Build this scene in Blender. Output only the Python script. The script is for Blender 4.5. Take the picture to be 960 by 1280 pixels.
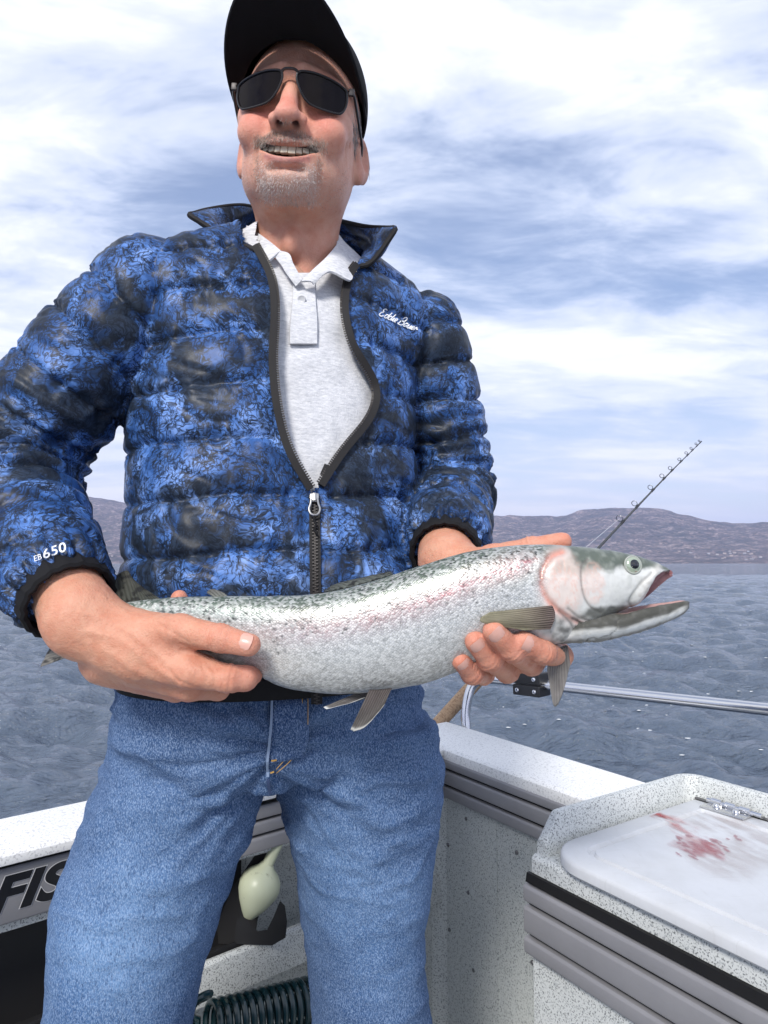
import bpy, bmesh, math, random
import numpy as np
from mathutils import Vector, Matrix
from mathutils.bvhtree import BVHTree

for o in list(bpy.data.objects):
    bpy.data.objects.remove(o)
SC = bpy.context.scene
COL = SC.collection
R = math.radians
PI = math.pi
random.seed(7)
RNG = np.random.default_rng(11)

# ------------------------------------------------------------------ camera
CAM_H = 1.10
FPX = 853.33                      # 24 mm lens on a 36 mm tall frame, in pixels of a 960x1280 picture
PITCH = math.atan((704 - 640) / FPX)
cam_d = bpy.data.cameras.new("camera")
cam_d.sensor_fit = 'VERTICAL'
cam_d.sensor_height = 36.0
cam_d.sensor_width = 27.0
cam_d.lens = 24.0
cam_d.clip_start = 0.02
cam_d.clip_end = 40000.0
cam = bpy.data.objects.new("camera", cam_d)
cam.location = (0, 0, CAM_H)
cam.rotation_euler = (PI / 2 + PITCH, 0, 0)
COL.objects.link(cam)
SC.camera = cam
SC.render.resolution_x, SC.render.resolution_y = 768, 1024

# ------------------------------------------------------------------ exposure
SC.view_settings.view_transform = 'Standard'
SC.view_settings.look = 'None'
SC.view_settings.gamma = 1.0
SC.view_settings.exposure = 0.9
SC.view_settings.use_curve_mapping = False

# light paths: enough bounces for an open deck
SC.cycles.max_bounces = 6
SC.cycles.diffuse_bounces = 3
SC.cycles.glossy_bounces = 3
SC.cycles.transmission_bounces = 2
SC.cycles.volume_bounces = 1
SC.cycles.transparent_max_bounces = 8
SC.cycles.caustics_reflective = False
SC.cycles.caustics_refractive = False

# ------------------------------------------------------------------ sky
SUN_EL, SUN_AZ = 37.0, 198.0       # degrees; azimuth clockwise from +Y (the way the camera looks)
W = bpy.data.worlds.new("World")
SC.world = W
W.use_nodes = True
wn, wl = W.node_tree.nodes, W.node_tree.links
wn.clear()


def N(nodes, typ, **kw):
    n = nodes.new(typ)
    for k, v in kw.items():
        if k == 'inp':
            for a, b in v.items():
                n.inputs[a].default_value = b
        else:
            setattr(n, k, v)
    return n


def ramp(nodes, pts, interp='LINEAR'):
    r = nodes.new('ShaderNodeValToRGB')
    r.color_ramp.interpolation = interp
    el = r.color_ramp.elements
    while len(el) > len(pts):
        el.remove(el[-1])
    while len(el) < len(pts):
        el.new(0.5)
    for e, (p, c) in zip(el, pts):
        e.position = p
        e.color = (c, c, c, 1) if not hasattr(c, '__len__') else (*c[:3], 1)
    return r


sky = N(wn, 'ShaderNodeTexSky', sky_type='NISHITA', sun_disc=False)
sky.sun_elevation = R(SUN_EL)
sky.sun_rotation = R(SUN_AZ)
sky.air_density, sky.dust_density, sky.ozone_density = 1.0, 0.6, 2.0
tc = N(wn, 'ShaderNodeTexCoord')
sep = N(wn, 'ShaderNodeSeparateXYZ')
wl.new(tc.outputs['Generated'], sep.inputs[0])
zc = N(wn, 'ShaderNodeMath', operation='MAXIMUM', inp={1: 0.0})
wl.new(sep.outputs['Z'], zc.inputs[0])
za = N(wn, 'ShaderNodeMath', operation='ADD', inp={1: 0.13})
wl.new(zc.outputs[0], za.inputs[0])
dx = N(wn, 'ShaderNodeMath', operation='DIVIDE')
dy = N(wn, 'ShaderNodeMath', operation='DIVIDE')
wl.new(sep.outputs['X'], dx.inputs[0]); wl.new(za.outputs[0], dx.inputs[1])
wl.new(sep.outputs['Y'], dy.inputs[0]); wl.new(za.outputs[0], dy.inputs[1])
cmb = N(wn, 'ShaderNodeCombineXYZ')
wl.new(dx.outputs[0], cmb.inputs[0]); wl.new(dy.outputs[0], cmb.inputs[1])
mp = N(wn, 'ShaderNodeMapping')
mp.inputs['Rotation'].default_value = (0, 0, R(-50))
mp.inputs['Scale'].default_value = (0.72, 1.40, 1.0)
mp.inputs['Location'].default_value = (3.3, 1.7, 0.0)
wl.new(cmb.outputs[0], mp.inputs[0])
n1 = N(wn, 'ShaderNodeTexNoise', inp={'Scale': 0.80, 'Detail': 2.0, 'Roughness': 0.5})
n2 = N(wn, 'ShaderNodeTexNoise', inp={'Scale': 3.0, 'Detail': 5.0, 'Roughness': 0.62, 'Distortion': 0.35})
wl.new(mp.outputs[0], n1.inputs['Vector']); wl.new(mp.outputs[0], n2.inputs['Vector'])
mixn = N(wn, 'ShaderNodeMath', operation='MULTIPLY_ADD', inp={1: 0.42})
n1s = N(wn, 'ShaderNodeMath', operation='MULTIPLY', inp={1: 0.58})
wl.new(n1.outputs['Fac'], n1s.inputs[0])
wl.new(n2.outputs['Fac'], mixn.inputs[0]); wl.new(n1s.outputs[0], mixn.inputs[2])
cov = ramp(wn, [(0.36, 0.35), (0.50, 0.85), (0.60, 1.0)], 'EASE')
wl.new(mixn.outputs[0], cov.inputs[0])
# thin high cloud: bluish where it is thin, white where it is thick
veil = ramp(wn, [(0.36, (4.1, 5.1, 7.8)), (0.45, (5.7, 6.5, 8.4)), (0.55, (8.3, 8.6, 9.2)), (0.68, (9.4, 9.4, 9.5))])
wl.new(mixn.outputs[0], veil.inputs[0])
cm = N(wn, 'ShaderNodeMixRGB')
wl.new(cov.outputs[0], cm.inputs[0]); wl.new(sky.outputs[0], cm.inputs[1]); wl.new(veil.outputs[0], cm.inputs[2])
# brighter, milky band low over the horizon
hz = N(wn, 'ShaderNodeMapRange', inp={'From Min': 0.0, 'From Max': 0.30, 'To Min': 0.75, 'To Max': 0.0})
wl.new(zc.outputs[0], hz.inputs['Value'])
cm2 = N(wn, 'ShaderNodeMixRGB', inp={2: (7.0, 7.4, 8.4, 1)})
wl.new(hz.outputs[0], cm2.inputs[0]); wl.new(cm.outputs[0], cm2.inputs[1])
bg = N(wn, 'ShaderNodeBackground', inp={'Strength': 0.072})
wl.new(cm2.outputs[0], bg.inputs[0])
wo = N(wn, 'ShaderNodeOutputWorld')
wl.new(bg.outputs[0], wo.inputs[0])

# ------------------------------------------------------------------ sun (veiled by thin cloud)
sd = bpy.data.lights.new("sun", 'SUN')
sd.energy = 2.1
sd.angle = R(12)
sd.color = (1.0, 0.96, 0.9)
sun = bpy.data.objects.new("sun", sd)
_d = Vector((math.sin(R(SUN_AZ)) * math.cos(R(SUN_EL)), math.cos(R(SUN_AZ)) * math.cos(R(SUN_EL)), math.sin(R(SUN_EL))))
sun.rotation_euler = (-_d).to_track_quat('-Z', 'Y').to_euler()
COL.objects.link(sun)

# ================================================================== helpers
_c, _s = math.cos(PITCH), math.sin(PITCH)


def P(px, py, d):
    """point seen at a picture position, d metres in front of the camera"""
    x = (px - 480.0) / FPX * d
    u = (640.0 - py) / FPX * d
    return np.array([x, d * _c - u * _s, CAM_H + d * _s + u * _c])


def PZ(px, py, z):
    q = P(px, py, 1.0) - np.array([0, 0, CAM_H])
    return np.array([0, 0, CAM_H]) + q * ((z - CAM_H) / q[2])


def pix(v):
    """array of world points -> picture position and depth (layout only)"""
    v = np.asarray(v, float)
    x, y, z = v[:, 0], v[:, 1], v[:, 2] - CAM_H
    d = y * _c + z * _s
    u = -y * _s + z * _c
    return 480 + x / d * FPX, 640 - u / d * FPX, d


def tag(o, label=None, cat=None, group=None, kind=None):
    if label: o['label'] = label
    if cat: o['category'] = cat
    if group: o['group'] = group
    if kind: o['kind'] = kind
    return o


def link(name, me, mat=None, parent=None, smooth=True):
    o = bpy.data.objects.new(name, me)
    COL.objects.link(o)
    if mat is not None and len(me.materials) == 0:
        me.materials.append(mat)
    if parent is not None:
        o.parent = parent
    if smooth and len(me.polygons):
        me.polygons.foreach_set('use_smooth', np.ones(len(me.polygons), bool))
    return o


def empty(name, loc=(0, 0, 0)):
    o = bpy.data.objects.new(name, None)
    o.location = loc
    COL.objects.link(o)
    o.empty_display_size = 0.05
    return o


def mesh_np(name, V, F, cols=None, attrs=None):
    me = bpy.data.meshes.new(name)
    V = np.asarray(V, np.float32)
    if isinstance(F, np.ndarray):
        k = F.shape[1]
        me.vertices.add(len(V)); me.vertices.foreach_set('co', V.ravel())
        me.loops.add(F.size); me.loops.foreach_set('vertex_index', F.astype(np.int32).ravel())
        me.polygons.add(len(F)); me.polygons.foreach_set('loop_start', np.arange(0, F.size, k, dtype=np.int32))
        me.update(calc_edges=True)
        me.validate()
    else:
        me.from_pydata([tuple(v) for v in V], [], F)
        me.update()
    if cols is not None:
        a = me.color_attributes.new('Col', 'FLOAT_COLOR', 'POINT')
        c4 = np.ones((len(V), 4), np.float32); c4[:, :3] = cols
        a.data.foreach_set('color', c4.ravel())
    for k2, arr in (attrs or {}).items():
        a = me.attributes.new(k2, 'FLOAT_VECTOR' if arr.ndim == 2 else 'FLOAT', 'POINT')
        a.data.foreach_set('vector' if arr.ndim == 2 else 'value', np.asarray(arr, np.float32).ravel())
    return me


def norm(a):
    return a / np.maximum(np.linalg.norm(a, axis=-1, keepdims=True), 1e-9)


def vnormals(V, F):
    a = V[F[:, 1]] - V[F[:, 0]]
    b = V[F[:, 2]] - V[F[:, 0]]
    n = np.cross(a, b)
    if F.shape[1] == 4:
        n = n + np.cross(V[F[:, 2]] - V[F[:, 0]], V[F[:, 3]] - V[F[:, 0]])
    out = np.zeros_like(V)
    for k in range(F.shape[1]):
        for ax in range(3):
            out[:, ax] += np.bincount(F[:, k], n[:, ax], len(V))
    return norm(out)


def lap_smooth(V, F, it=2, lam=0.5):
    V = V.copy()
    e = np.concatenate([F[:, [k, (k + 1) % F.shape[1]]] for k in range(F.shape[1])])
    e = np.concatenate([e, e[:, ::-1]])
    cnt = np.maximum(np.bincount(e[:, 0], minlength=len(V)), 1)[:, None]
    for _ in range(it):
        s = np.stack([np.bincount(e[:, 0], V[e[:, 1], ax], len(V)) for ax in range(3)], 1)
        V += lam * (s / cnt - V)
    return V


def compact(V, F, *arrs):
    used = np.zeros(len(V), bool); used[F.ravel()] = True
    m = np.cumsum(used) - 1
    return (V[used], m[F]) + tuple(a[used] for a in arrs)


# ---- value noise
_perm = np.random.default_rng(5).permutation(4096).astype(np.int64)
_val = np.random.default_rng(6).random(4096).astype(np.float32) * 2 - 1


def vnoise(p, scale=1.0, off=0.0):
    q = np.asarray(p, np.float64) * scale + off
    i = np.floor(q).astype(np.int64); f = q - i
    f = f * f * (3 - 2 * f)
    r = 0
    for a in (0, 1):
        for b in (0, 1):
            for c in (0, 1):
                h = _perm[(i[:, 0] + a) & 4095]
                h = _perm[(h + i[:, 1] + b) & 4095]
                h = _perm[(h + i[:, 2] + c) & 4095]
                w = (f[:, 0] if a else 1 - f[:, 0]) * (f[:, 1] if b else 1 - f[:, 1]) * (f[:, 2] if c else 1 - f[:, 2])
                r = r + w * _val[h]
    return r


def fbm(p, scale=1.0, oct=4, rough=0.5, off=0.0):
    s, a, t = 0, 1.0, 0
    for k in range(oct):
        s = s + a * vnoise(p, scale * 2 ** k, off + 17.3 * k); t += a; a *= rough
    return s / t


def sstep(a, b, x):
    t = np.clip((x - a) / (b - a), 0, 1)
    return t * t * (3 - 2 * t)


# ---- signed distance fields
def smin(a, b, k):
    h = np.clip(0.5 + 0.5 * (b - a) / k, 0, 1)
    return b + (a - b) * h - k * h * (1 - h)


def smax(a, b, k):
    return -smin(-a, -b, k)


def s_ell(X, c, r, rot=None):
    q = X - np.asarray(c, np.float32)
    if rot is not None:
        q = q @ np.asarray(rot, np.float32)
    r = np.asarray(r, np.float32)
    k0 = np.linalg.norm(q / r, axis=-1)
    k1 = np.linalg.norm(q / (r * r), axis=-1)
    return k0 * (k0 - 1) / np.maximum(k1, 1e-6)


def s_cap(X, a, b, ra, rb=None):
    a = np.asarray(a, np.float32); b = np.asarray(b, np.float32)
    rb = ra if rb is None else rb
    ab = b - a
    t = np.clip(((X - a) @ ab) / max(float(ab @ ab), 1e-9), 0, 1)
    return np.linalg.norm(X - a - t[..., None] * ab, axis=-1) - (ra + (rb - ra) * t)


def s_chain(X, pts, rad, k=0.0):
    f = None
    for i in range(len(pts) - 1):
        g = s_cap(X, pts[i], pts[i + 1], rad[i], rad[i + 1])
        f = g if f is None else (np.minimum(f, g) if k <= 0 else smin(f, g, k))
    return f


def grid(lo, hi, h):
    ax = [np.arange(lo[i], hi[i] + h, h, dtype=np.float32) for i in range(3)]
    G = np.stack(np.meshgrid(*ax, indexing='ij'), -1)
    return G


def eval_grid(fn, lo, hi, h, band=4):
    """coarse pass first, then the full field only in blocks near the surface"""
    lo = np.asarray(lo, np.float32); hi = np.asarray(hi, np.float32)
    B = 6
    n = np.ceil((hi - lo) / (h * B)).astype(int)
    cx = [lo[i] + (np.arange(n[i]) + 0.5) * h * B for i in range(3)]
    CG = np.stack(np.meshgrid(*cx, indexing='ij'), -1).astype(np.float32)
    fc = fn(CG.reshape(-1, 3)).reshape(CG.shape[:3])
    near = np.abs(fc) < h * B * 1.35
    full = np.repeat(np.repeat(np.repeat(fc, B, 0), B, 1), B, 2).astype(np.float32)
    idx = np.argwhere(near)
    off = np.stack(np.meshgrid(*[np.arange(B)] * 3, indexing='ij'), -1).reshape(-1, 3)
    for s in range(0, len(idx), 2000):
        ii = (idx[s:s + 2000, None, :] * B + off[None]).reshape(-1, 3)
        pts = (lo + (ii + 0.5) * h).astype(np.float32)
        full[ii[:, 0], ii[:, 1], ii[:, 2]] = fn(pts)
    return full, lo + 0.5 * h


def surface_nets(f, lo, h):
    nx, ny, nz = f.shape
    ins = f < 0
    cnt = np.zeros((nx - 1, ny - 1, nz - 1), np.int8)
    cor = [(a, b, c) for a in (0, 1) for b in (0, 1) for c in (0, 1)]
    sl = lambda a, n: slice(a, n - 1 + a)
    for a, b, c in cor:
        cnt += ins[sl(a, nx), sl(b, ny), sl(c, nz)]
    act = np.argwhere((cnt > 0) & (cnt < 8))
    cid = -np.ones(cnt.shape, np.int64)
    cid[act[:, 0], act[:, 1], act[:, 2]] = np.arange(len(act))
    acc = np.zeros((len(act), 3)); num = np.zeros(len(act))
    for (a, b) in [(p, q) for p in cor for q in cor if p < q and sum(abs(p[i] - q[i]) for i in range(3)) == 1]:
        fa = f[act[:, 0] + a[0], act[:, 1] + a[1], act[:, 2] + a[2]]
        fb = f[act[:, 0] + b[0], act[:, 1] + b[1], act[:, 2] + b[2]]
        m = (fa < 0) != (fb < 0)
        t = fa[m] / (fa[m] - fb[m])
        acc[m] += np.asarray(a) + t[:, None] * (np.asarray(b) - np.asarray(a))
        num[m] += 1
    V = lo + (act + acc / num[:, None]) * h
    quads = []
    for ax in range(3):
        u, v = (ax + 1) % 3, (ax + 2) % 3
        s0 = [slice(None)] * 3; s1 = [slice(None)] * 3
        s0[ax] = slice(0, -1); s1[ax] = slice(1, None)
        A = ins[tuple(s0)]; Bm = ins[tuple(s1)]
        e = np.argwhere(A != Bm)
        ok = (e[:, u] > 0) & (e[:, v] > 0) & (e[:, u] < f.shape[u] - 1) & (e[:, v] < f.shape[v] - 1)
        e = e[ok]
        flip = A[e[:, 0], e[:, 1], e[:, 2]]
        du = np.zeros(3, int); du[u] = 1
        dv = np.zeros(3, int); dv[v] = 1
        c = [e - du - dv, e - dv, e, e - du]
        q = np.stack([cid[k[:, 0], k[:, 1], k[:, 2]] for k in c], 1)
        q[~flip] = q[~flip][:, ::-1]
        quads.append(q)
    Q = np.concatenate(quads)
    Q = Q[(Q >= 0).all(1)]
    return V, Q


def sdf_mesh(fn, lo, hi, h, smooth=2):
    f, l0 = eval_grid(fn, lo, hi, h)
    V, Q = surface_nets(f, l0, h)
    if smooth:
        V = lap_smooth(V, Q, smooth, 0.5)
    return V, Q


# ---- curves and tubes
def catmull(pts, n):
    p = np.asarray(pts, float)
    p = np.vstack([2 * p[0] - p[1], p, 2 * p[-1] - p[-2]])
    m = len(p) - 3
    t = np.linspace(0, m - 1e-9, n)
    i = t.astype(int); f = (t - i)[:, None]
    a, b, c, d = p[i], p[i + 1], p[i + 2], p[i + 3]
    return 0.5 * (2 * b + (c - a) * f + (2 * a - 5 * b + 4 * c - d) * f ** 2 + (3 * b - a - 3 * c + d) * f ** 3)


def frames(path):
    T = norm(np.gradient(path, axis=0))
    up = np.array([0, 0, 1.0]) if abs(T[0][2]) < 0.9 else np.array([1.0, 0, 0])
    n = norm(np.cross(T[0], up))
    Ns = []
    for t in T:
        n = norm(n - t * (n @ t)); Ns.append(n)
    Ns = np.array(Ns)
    return T, Ns, np.cross(T, Ns)


def tube_vf(path, rad, seg=12, cap=True, flat=1.0):
    path = np.asarray(path, float)
    rad = np.broadcast_to(np.asarray(rad, float), (len(path),))
    T, A, B = frames(path)
    th = np.linspace(0, 2 * PI, seg, endpoint=False)
    V = path[:, None] + rad[:, None, None] * (np.cos(th)[None, :, None] * A[:, None] + flat * np.sin(th)[None, :, None] * B[:, None])
    V = V.reshape(-1, 3)
    F = []
    n = len(path)
    i = np.arange(n - 1)[:, None] * seg; j = np.arange(seg)[None]; j2 = (j + 1) % seg
    Q = np.stack([i + j, i + j2, i + seg + j2, i + seg + j], -1).reshape(-1, 4)
    F = [tuple(int(x) for x in q) for q in Q]
    if cap:
        F.append(tuple(range(seg - 1, -1, -1)))
        F.append(tuple(range((n - 1) * seg, n * seg)))
    return V, F


class MB:
    """collects shapes into one mesh"""
    def __init__(self):
        self.V, self.F, self.n = [], [], 0

    def add(self, V, F):
        V = np.asarray(V, float)
        self.V.append(V)
        self.F += [tuple(int(x) + self.n for x in f) for f in F]
        self.n += len(V)
        return self

    def tube(self, path, rad, seg=12, cap=True, flat=1.0):
        return self.add(*tube_vf(path, rad, seg, cap, flat))

    def box(self, c, s, rot=None, bev=0.0, seg=2):
        bm = bmesh.new()
        bmesh.ops.create_cube(bm, size=1.0)
        bmesh.ops.scale(bm, vec=s, verts=bm.verts)
        if bev > 0:
            bmesh.ops.bevel(bm, geom=bm.edges[:], offset=bev, segments=seg, affect='EDGES', profile=0.6)
        if rot is not None:
            bmesh.ops.transform(bm, matrix=Matrix(np.asarray(rot).tolist()).to_4x4(), verts=bm.verts)
        bmesh.ops.translate(bm, vec=Vector(c), verts=bm.verts)
        bm.verts.ensure_lookup_table()
        self.add([v.co[:] for v in bm.verts], [[v.index for v in f.verts] for f in bm.faces])
        bm.free()
        return self

    def lathe(self, prof, c=(0, 0, 0), axis=(0, 0, 1), seg=20):
        ax = norm(np.asarray(axis, float))
        t = np.array([1.0, 0, 0]) if abs(ax[0]) < 0.9 else np.array([0, 1.0, 0])
        a = norm(np.cross(ax, t)); b = np.cross(ax, a)
        th = np.linspace(0, 2 * PI, seg, endpoint=False)
        V, F = [], []
        for r, z in prof:
            V.append(np.asarray(c) + ax * z + r * (np.cos(th)[:, None] * a + np.sin(th)[:, None] * b))
        V = np.vstack(V)
        m = len(prof)
        for i in range(m - 1):
            for j in range(seg):
                F.append((i * seg + j, i * seg + (j + 1) % seg, (i + 1) * seg + (j + 1) % seg, (i + 1) * seg + j))
        F.append(tuple(range(seg - 1, -1, -1))); F.append(tuple(range((m - 1) * seg, m * seg)))
        return self.add(V, F)

    def extrude(self, prof, a0, a1, fr, bev=0.0):
        """closed profile [(n, z)] swept along a frame's axis from a0 to a1"""
        o, ax, nn = fr
        k = len(prof)
        V = []
        for a in (a0, a1):
            for n, z in prof:
                q = o + ax * a + nn * n
                V.append((q[0], q[1], z))
        F = [(j, (j + 1) % k, k + (j + 1) % k, k + j) for j in range(k)]
        F += [tuple(range(k - 1, -1, -1)), tuple(range(k, 2 * k))]
        if bev > 0:
            bm = bmesh.new()
            vs = [bm.verts.new(v) for v in V]
            for f in F: bm.faces.new([vs[i] for i in f])
            bmesh.ops.recalc_face_normals(bm, faces=bm.faces)
            es = [e for e in bm.edges if len(e.link_faces) == 2 and e.calc_face_angle(0) > 0.5]
            bmesh.ops.bevel(bm, geom=es, offset=bev, segments=2, affect='EDGES', profile=0.6)
            bm.verts.ensure_lookup_table(); bm.verts.index_update()
            self.add([v.co[:] for v in bm.verts], [[v.index for v in f.verts] for f in bm.faces])
            bm.free()
            return self
        return self.add(V, F)

    def build(self, name, mat, parent=None, smooth=True, fix=True, auto=0.6):
        V = np.vstack(self.V)
        me = bpy.data.meshes.new(name)
        me.from_pydata(V.tolist(), [], self.F)
        if fix:
            bm = bmesh.new(); bm.from_mesh(me)
            bmesh.ops.recalc_face_normals(bm, faces=bm.faces)
            bm.to_mesh(me); bm.free()
        o = link(name, me, mat, parent, smooth)
        if smooth and auto:
            me.set_sharp_from_angle(angle=auto)
        return o


# ---- materials
MATS = {}


class Mat:
    def __init__(self, name, color=(0.5, 0.5, 0.5), rough=0.5, metal=0.0, spec=0.5, **kw):
        m = bpy.data.materials.new(name)
        m.use_nodes = True
        self.m, self.n, self.l = m, m.node_tree.nodes, m.node_tree.links
        self.b = self.n['Principled BSDF']
        self.b.inputs['Base Color'].default_value = (*color, 1)
        self.b.inputs['Roughness'].default_value = rough
        self.b.inputs['Metallic'].default_value = metal
        self.b.inputs['Specular IOR Level'].default_value = spec
        for k, v in kw.items():
            self.b.inputs[k.replace('_', ' ')].default_value = v
        self.tc = None
        MATS[name] = m

    def new(self, typ, **kw):
        return N(self.n, typ, **kw)

    def coord(self, out='Object'):
        if self.tc is None:
            self.tc = self.new('ShaderNodeTexCoord')
        return self.tc.outputs[out]

    def attr(self, name, out='Vector'):
        return self.new('ShaderNodeAttribute', attribute_name=name).outputs[out]

    def map(self, vec, scale=(1, 1, 1), rot=(0, 0, 0), loc=(0, 0, 0)):
        m = self.new('ShaderNodeMapping')
        m.inputs['Scale'].default_value = scale
        m.inputs['Rotation'].default_value = rot
        m.inputs['Location'].default_value = loc
        self.l.new(vec, m.inputs[0])
        return m.outputs[0]

    def noise(self, vec, scale, detail=4, rough=0.5, dist=0.0):
        n = self.new('ShaderNodeTexNoise', inp={'Scale': scale, 'Detail': detail, 'Roughness': rough, 'Distortion': dist})
        self.l.new(vec, n.inputs['Vector'])
        return n.outputs['Fac']

    def voro(self, vec, scale, feature='F1', rnd=1.0, out='Distance'):
        n = self.new('ShaderNodeTexVoronoi', feature=feature, inp={'Scale': scale, 'Randomness': rnd})
        self.l.new(vec, n.inputs['Vector'])
        return n.outputs[out]

    def ramp(self, fac, pts, interp='LINEAR'):
        r = ramp(self.n, pts, interp)
        self.l.new(fac, r.inputs[0])
        return r.outputs[0]

    def mix(self, fac, a, b, typ='MIX'):
        m = self.new('ShaderNodeMixRGB', blend_type=typ)
        for i, v in ((0, fac), (1, a), (2, b)):
            if hasattr(v, 'node'):
                self.l.new(v, m.inputs[i])
            elif i == 0:
                m.inputs[0].default_value = v
            else:
                m.inputs[i].default_value = (*v, 1) if hasattr(v, '__len__') else (v, v, v, 1)
        return m.outputs[0]

    def math(self, op, a, b=0.0, c=0.0):
        m = self.new('ShaderNodeMath', operation=op)
        for i, v in enumerate((a, b, c)):
            if hasattr(v, 'node'):
                self.l.new(v, m.inputs[i])
            else:
                m.inputs[i].default_value = v
        return m.outputs[0]

    def bump(self, h, strength=0.3, dist=0.01, prev=None):
        b = self.new('ShaderNodeBump', inp={'Strength': strength, 'Distance': dist})
        self.l.new(h, b.inputs['Height'])
        if prev is not None:
            self.l.new(prev, b.inputs['Normal'])
        self.l.new(b.outputs[0], self.b.inputs['Normal'])
        return b.outputs[0]

    def set(self, inp, sock):
        self.l.new(sock, self.b.inputs[inp])
        return self


def text_mesh(body, size, shear=0.0, bold=0.0, space=1.0):
    cu = bpy.data.curves.new('t', 'FONT')
    cu.body = body; cu.size = size; cu.shear = shear; cu.offset = bold; cu.space_character = space
    cu.align_x = 'CENTER'; cu.align_y = 'CENTER'
    ob = bpy.data.objects.new('t', cu)
    COL.objects.link(ob)
    dg = bpy.context.evaluated_depsgraph_get()
    me = bpy.data.meshes.new_from_object(ob.evaluated_get(dg))
    bpy.data.objects.remove(ob)
    bpy.data.curves.remove(cu)
    return me


def text_vf(body, size, **kw):
    me = text_mesh(body, size, **kw)
    bm = bmesh.new(); bm.from_mesh(me)
    bmesh.ops.triangulate(bm, faces=bm.faces)
    V = np.array([v.co[:] for v in bm.verts]); F = [tuple(v.index for v in f.verts) for f in bm.faces]
    bm.free(); bpy.data.meshes.remove(me)
    return V, F

# ================================================================== lake, hills, far shore
WATER_Z = -0.22
m = Mat('water', (0.100, 0.130, 0.180), rough=0.05, spec=0.5, IOR=1.333)
v = m.coord('Object')
b1 = m.bump(m.noise(m.map(v, (1.0, 1.9, 1.0), (0, 0, R(16))), 12, 5, 0.68, 0.3), 0.7, 0.08)
b2 = m.bump(m.noise(m.map(v, (0.16, 0.32, 0.2), (0, 0, R(-9))), 4.5, 5, 0.64, 0.2), 0.6, 0.50, b1)
b3 = m.bump(m.noise(m.map(v, (0.02, 0.05, 0.03), (0, 0, R(8))), 3.0, 5, 0.62, 0.2), 0.5, 2.2, b2)

waves = []
rw = np.random.default_rng(3)
for k in range(38):
    lam = 0.16 * (16 ** rw.random())
    ang = R(250) + rw.normal(0, 0.55)
    waves.append((lam, ang, rw.random() * 2 * PI, 0.0145 * lam ** 0.85 * (0.5 + rw.random())))


def water_height(x, y, cell):
    h = np.zeros_like(x)
    for lam, ang, ph, am in waves:
        k = 2 * PI / lam
        fade = np.clip(lam / (2.4 * cell) - 1, 0, 1)
        s = np.sin(k * (x * math.cos(ang) + y * math.sin(ang)) + ph + 0.9 * np.sin(0.31 * k * (x * math.sin(ang) - y * math.cos(ang)) + 2 * ph))
        h += am * fade * (s + 0.25 * np.abs(s) * s)
    return h * 0.74


na = 780
rr = np.concatenate([1.0 * 90 ** np.linspace(0, 1, 720), 90.0 * 100 ** np.linspace(0, 1, 110)[1:]])
rr = np.concatenate([[0.0], rr])
th = np.linspace(0, 2 * PI, na, endpoint=False)
# finer in front of the camera
th = th + 0.60 * np.cos(th)
RRg, TH = np.meshgrid(rr, th, indexing='ij')
X, Y = RRg * np.cos(TH), RRg * np.sin(TH)
cell = np.maximum(np.gradient(rr)[:, None] * np.ones_like(TH), RRg * 2 * PI / na * (1 - 0.60 * np.sin(np.linspace(0, 2 * PI, na, endpoint=False)))[None])
Z = water_height(X, Y, cell)
Vw = np.stack([X, Y, Z], -1).reshape(-1, 3)
i = np.arange(len(rr) - 1)[:, None] * na; j = np.arange(na)[None]; j2 = (j + 1) % na
Fw = np.stack([i + j, i + na + j, i + na + j2, i + j2], -1).reshape(-1, 4)
wobj = link('lake_water', mesh_np('lake_water', Vw, Fw), MATS['water'])
wobj.location.z = WATER_Z
tag(wobj, kind='structure')

# ---- foam flecks drifting beside the hull
m = Mat('foam', (0.85, 0.87, 0.88), rough=0.6)
mb = MB()
rf = np.random.default_rng(21)
for k in range(90):
    px = rf.uniform(575, 960); py = rf.uniform(815, 985) if k % 3 else rf.uniform(760, 830)
    q = PZ(px, py, WATER_Z)
    s = rf.uniform(0.003, 0.011) * (0.5 + 0.22 * q[1])
    a = rf.uniform(0, 6.3); n = 7
    zz = WATER_Z + water_height(np.array([q[0]]), np.array([q[1]]), np.array([0.05]))[0]
    ang = a + np.linspace(0, 2 * PI, n, endpoint=False)
    rad = s * rf.uniform(0.5, 1.1, n)
    ring = np.stack([q[0] + rad * np.cos(ang) * 1.5, q[1] + rad * np.sin(ang), np.full(n, zz + 0.001)], 1)
    top = np.array([[q[0], q[1], zz + 0.002 + 0.1 * s]])
    mb.add(np.vstack([ring, top]), [(c, (c + 1) % n, n) for c in range(n)])
tag(mb.build('foam_flecks', MATS['foam'], fix=False), 'scattered white foam flecks floating on the dark water beside the boat', 'foam', kind='stuff')

# ---- hills across the lake
ridge_px = [(-700, 640), (-300, 604), (0, 614), (125, 627), (165, 634), (300, 640), (450, 647), (610, 645), (660, 648), (700, 649), (730, 642), (770, 638),
            (800, 640), (840, 647), (880, 655), (915, 660), (960, 661), (1050, 655), (1200, 640), (1600, 620)]
az_r = np.array([math.atan((p - 480) / FPX) for p, _ in ridge_px])
el_r = np.array([math.atan((704 - q) / FPX * math.cos(a)) for (p, q), a in zip(ridge_px, az_r)])
NA, NR = 620, 90
az = np.linspace(R(-80), R(80), NA)
el = np.interp(az, az_r, el_r)
D0, D1 = 3300.0, 6400.0
dist = np.linspace(0, 1, NR)
AZ, T = np.meshgrid(az, dist, indexing='ij')
Dm = D0 + (D1 - D0) * T + 260 * np.sin(AZ * 9 + 1) * (1 - T)
X, Y = Dm * np.sin(AZ), Dm * np.cos(AZ)
pp = np.stack([X, Y, 0 * X], -1).reshape(-1, 3)
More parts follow.
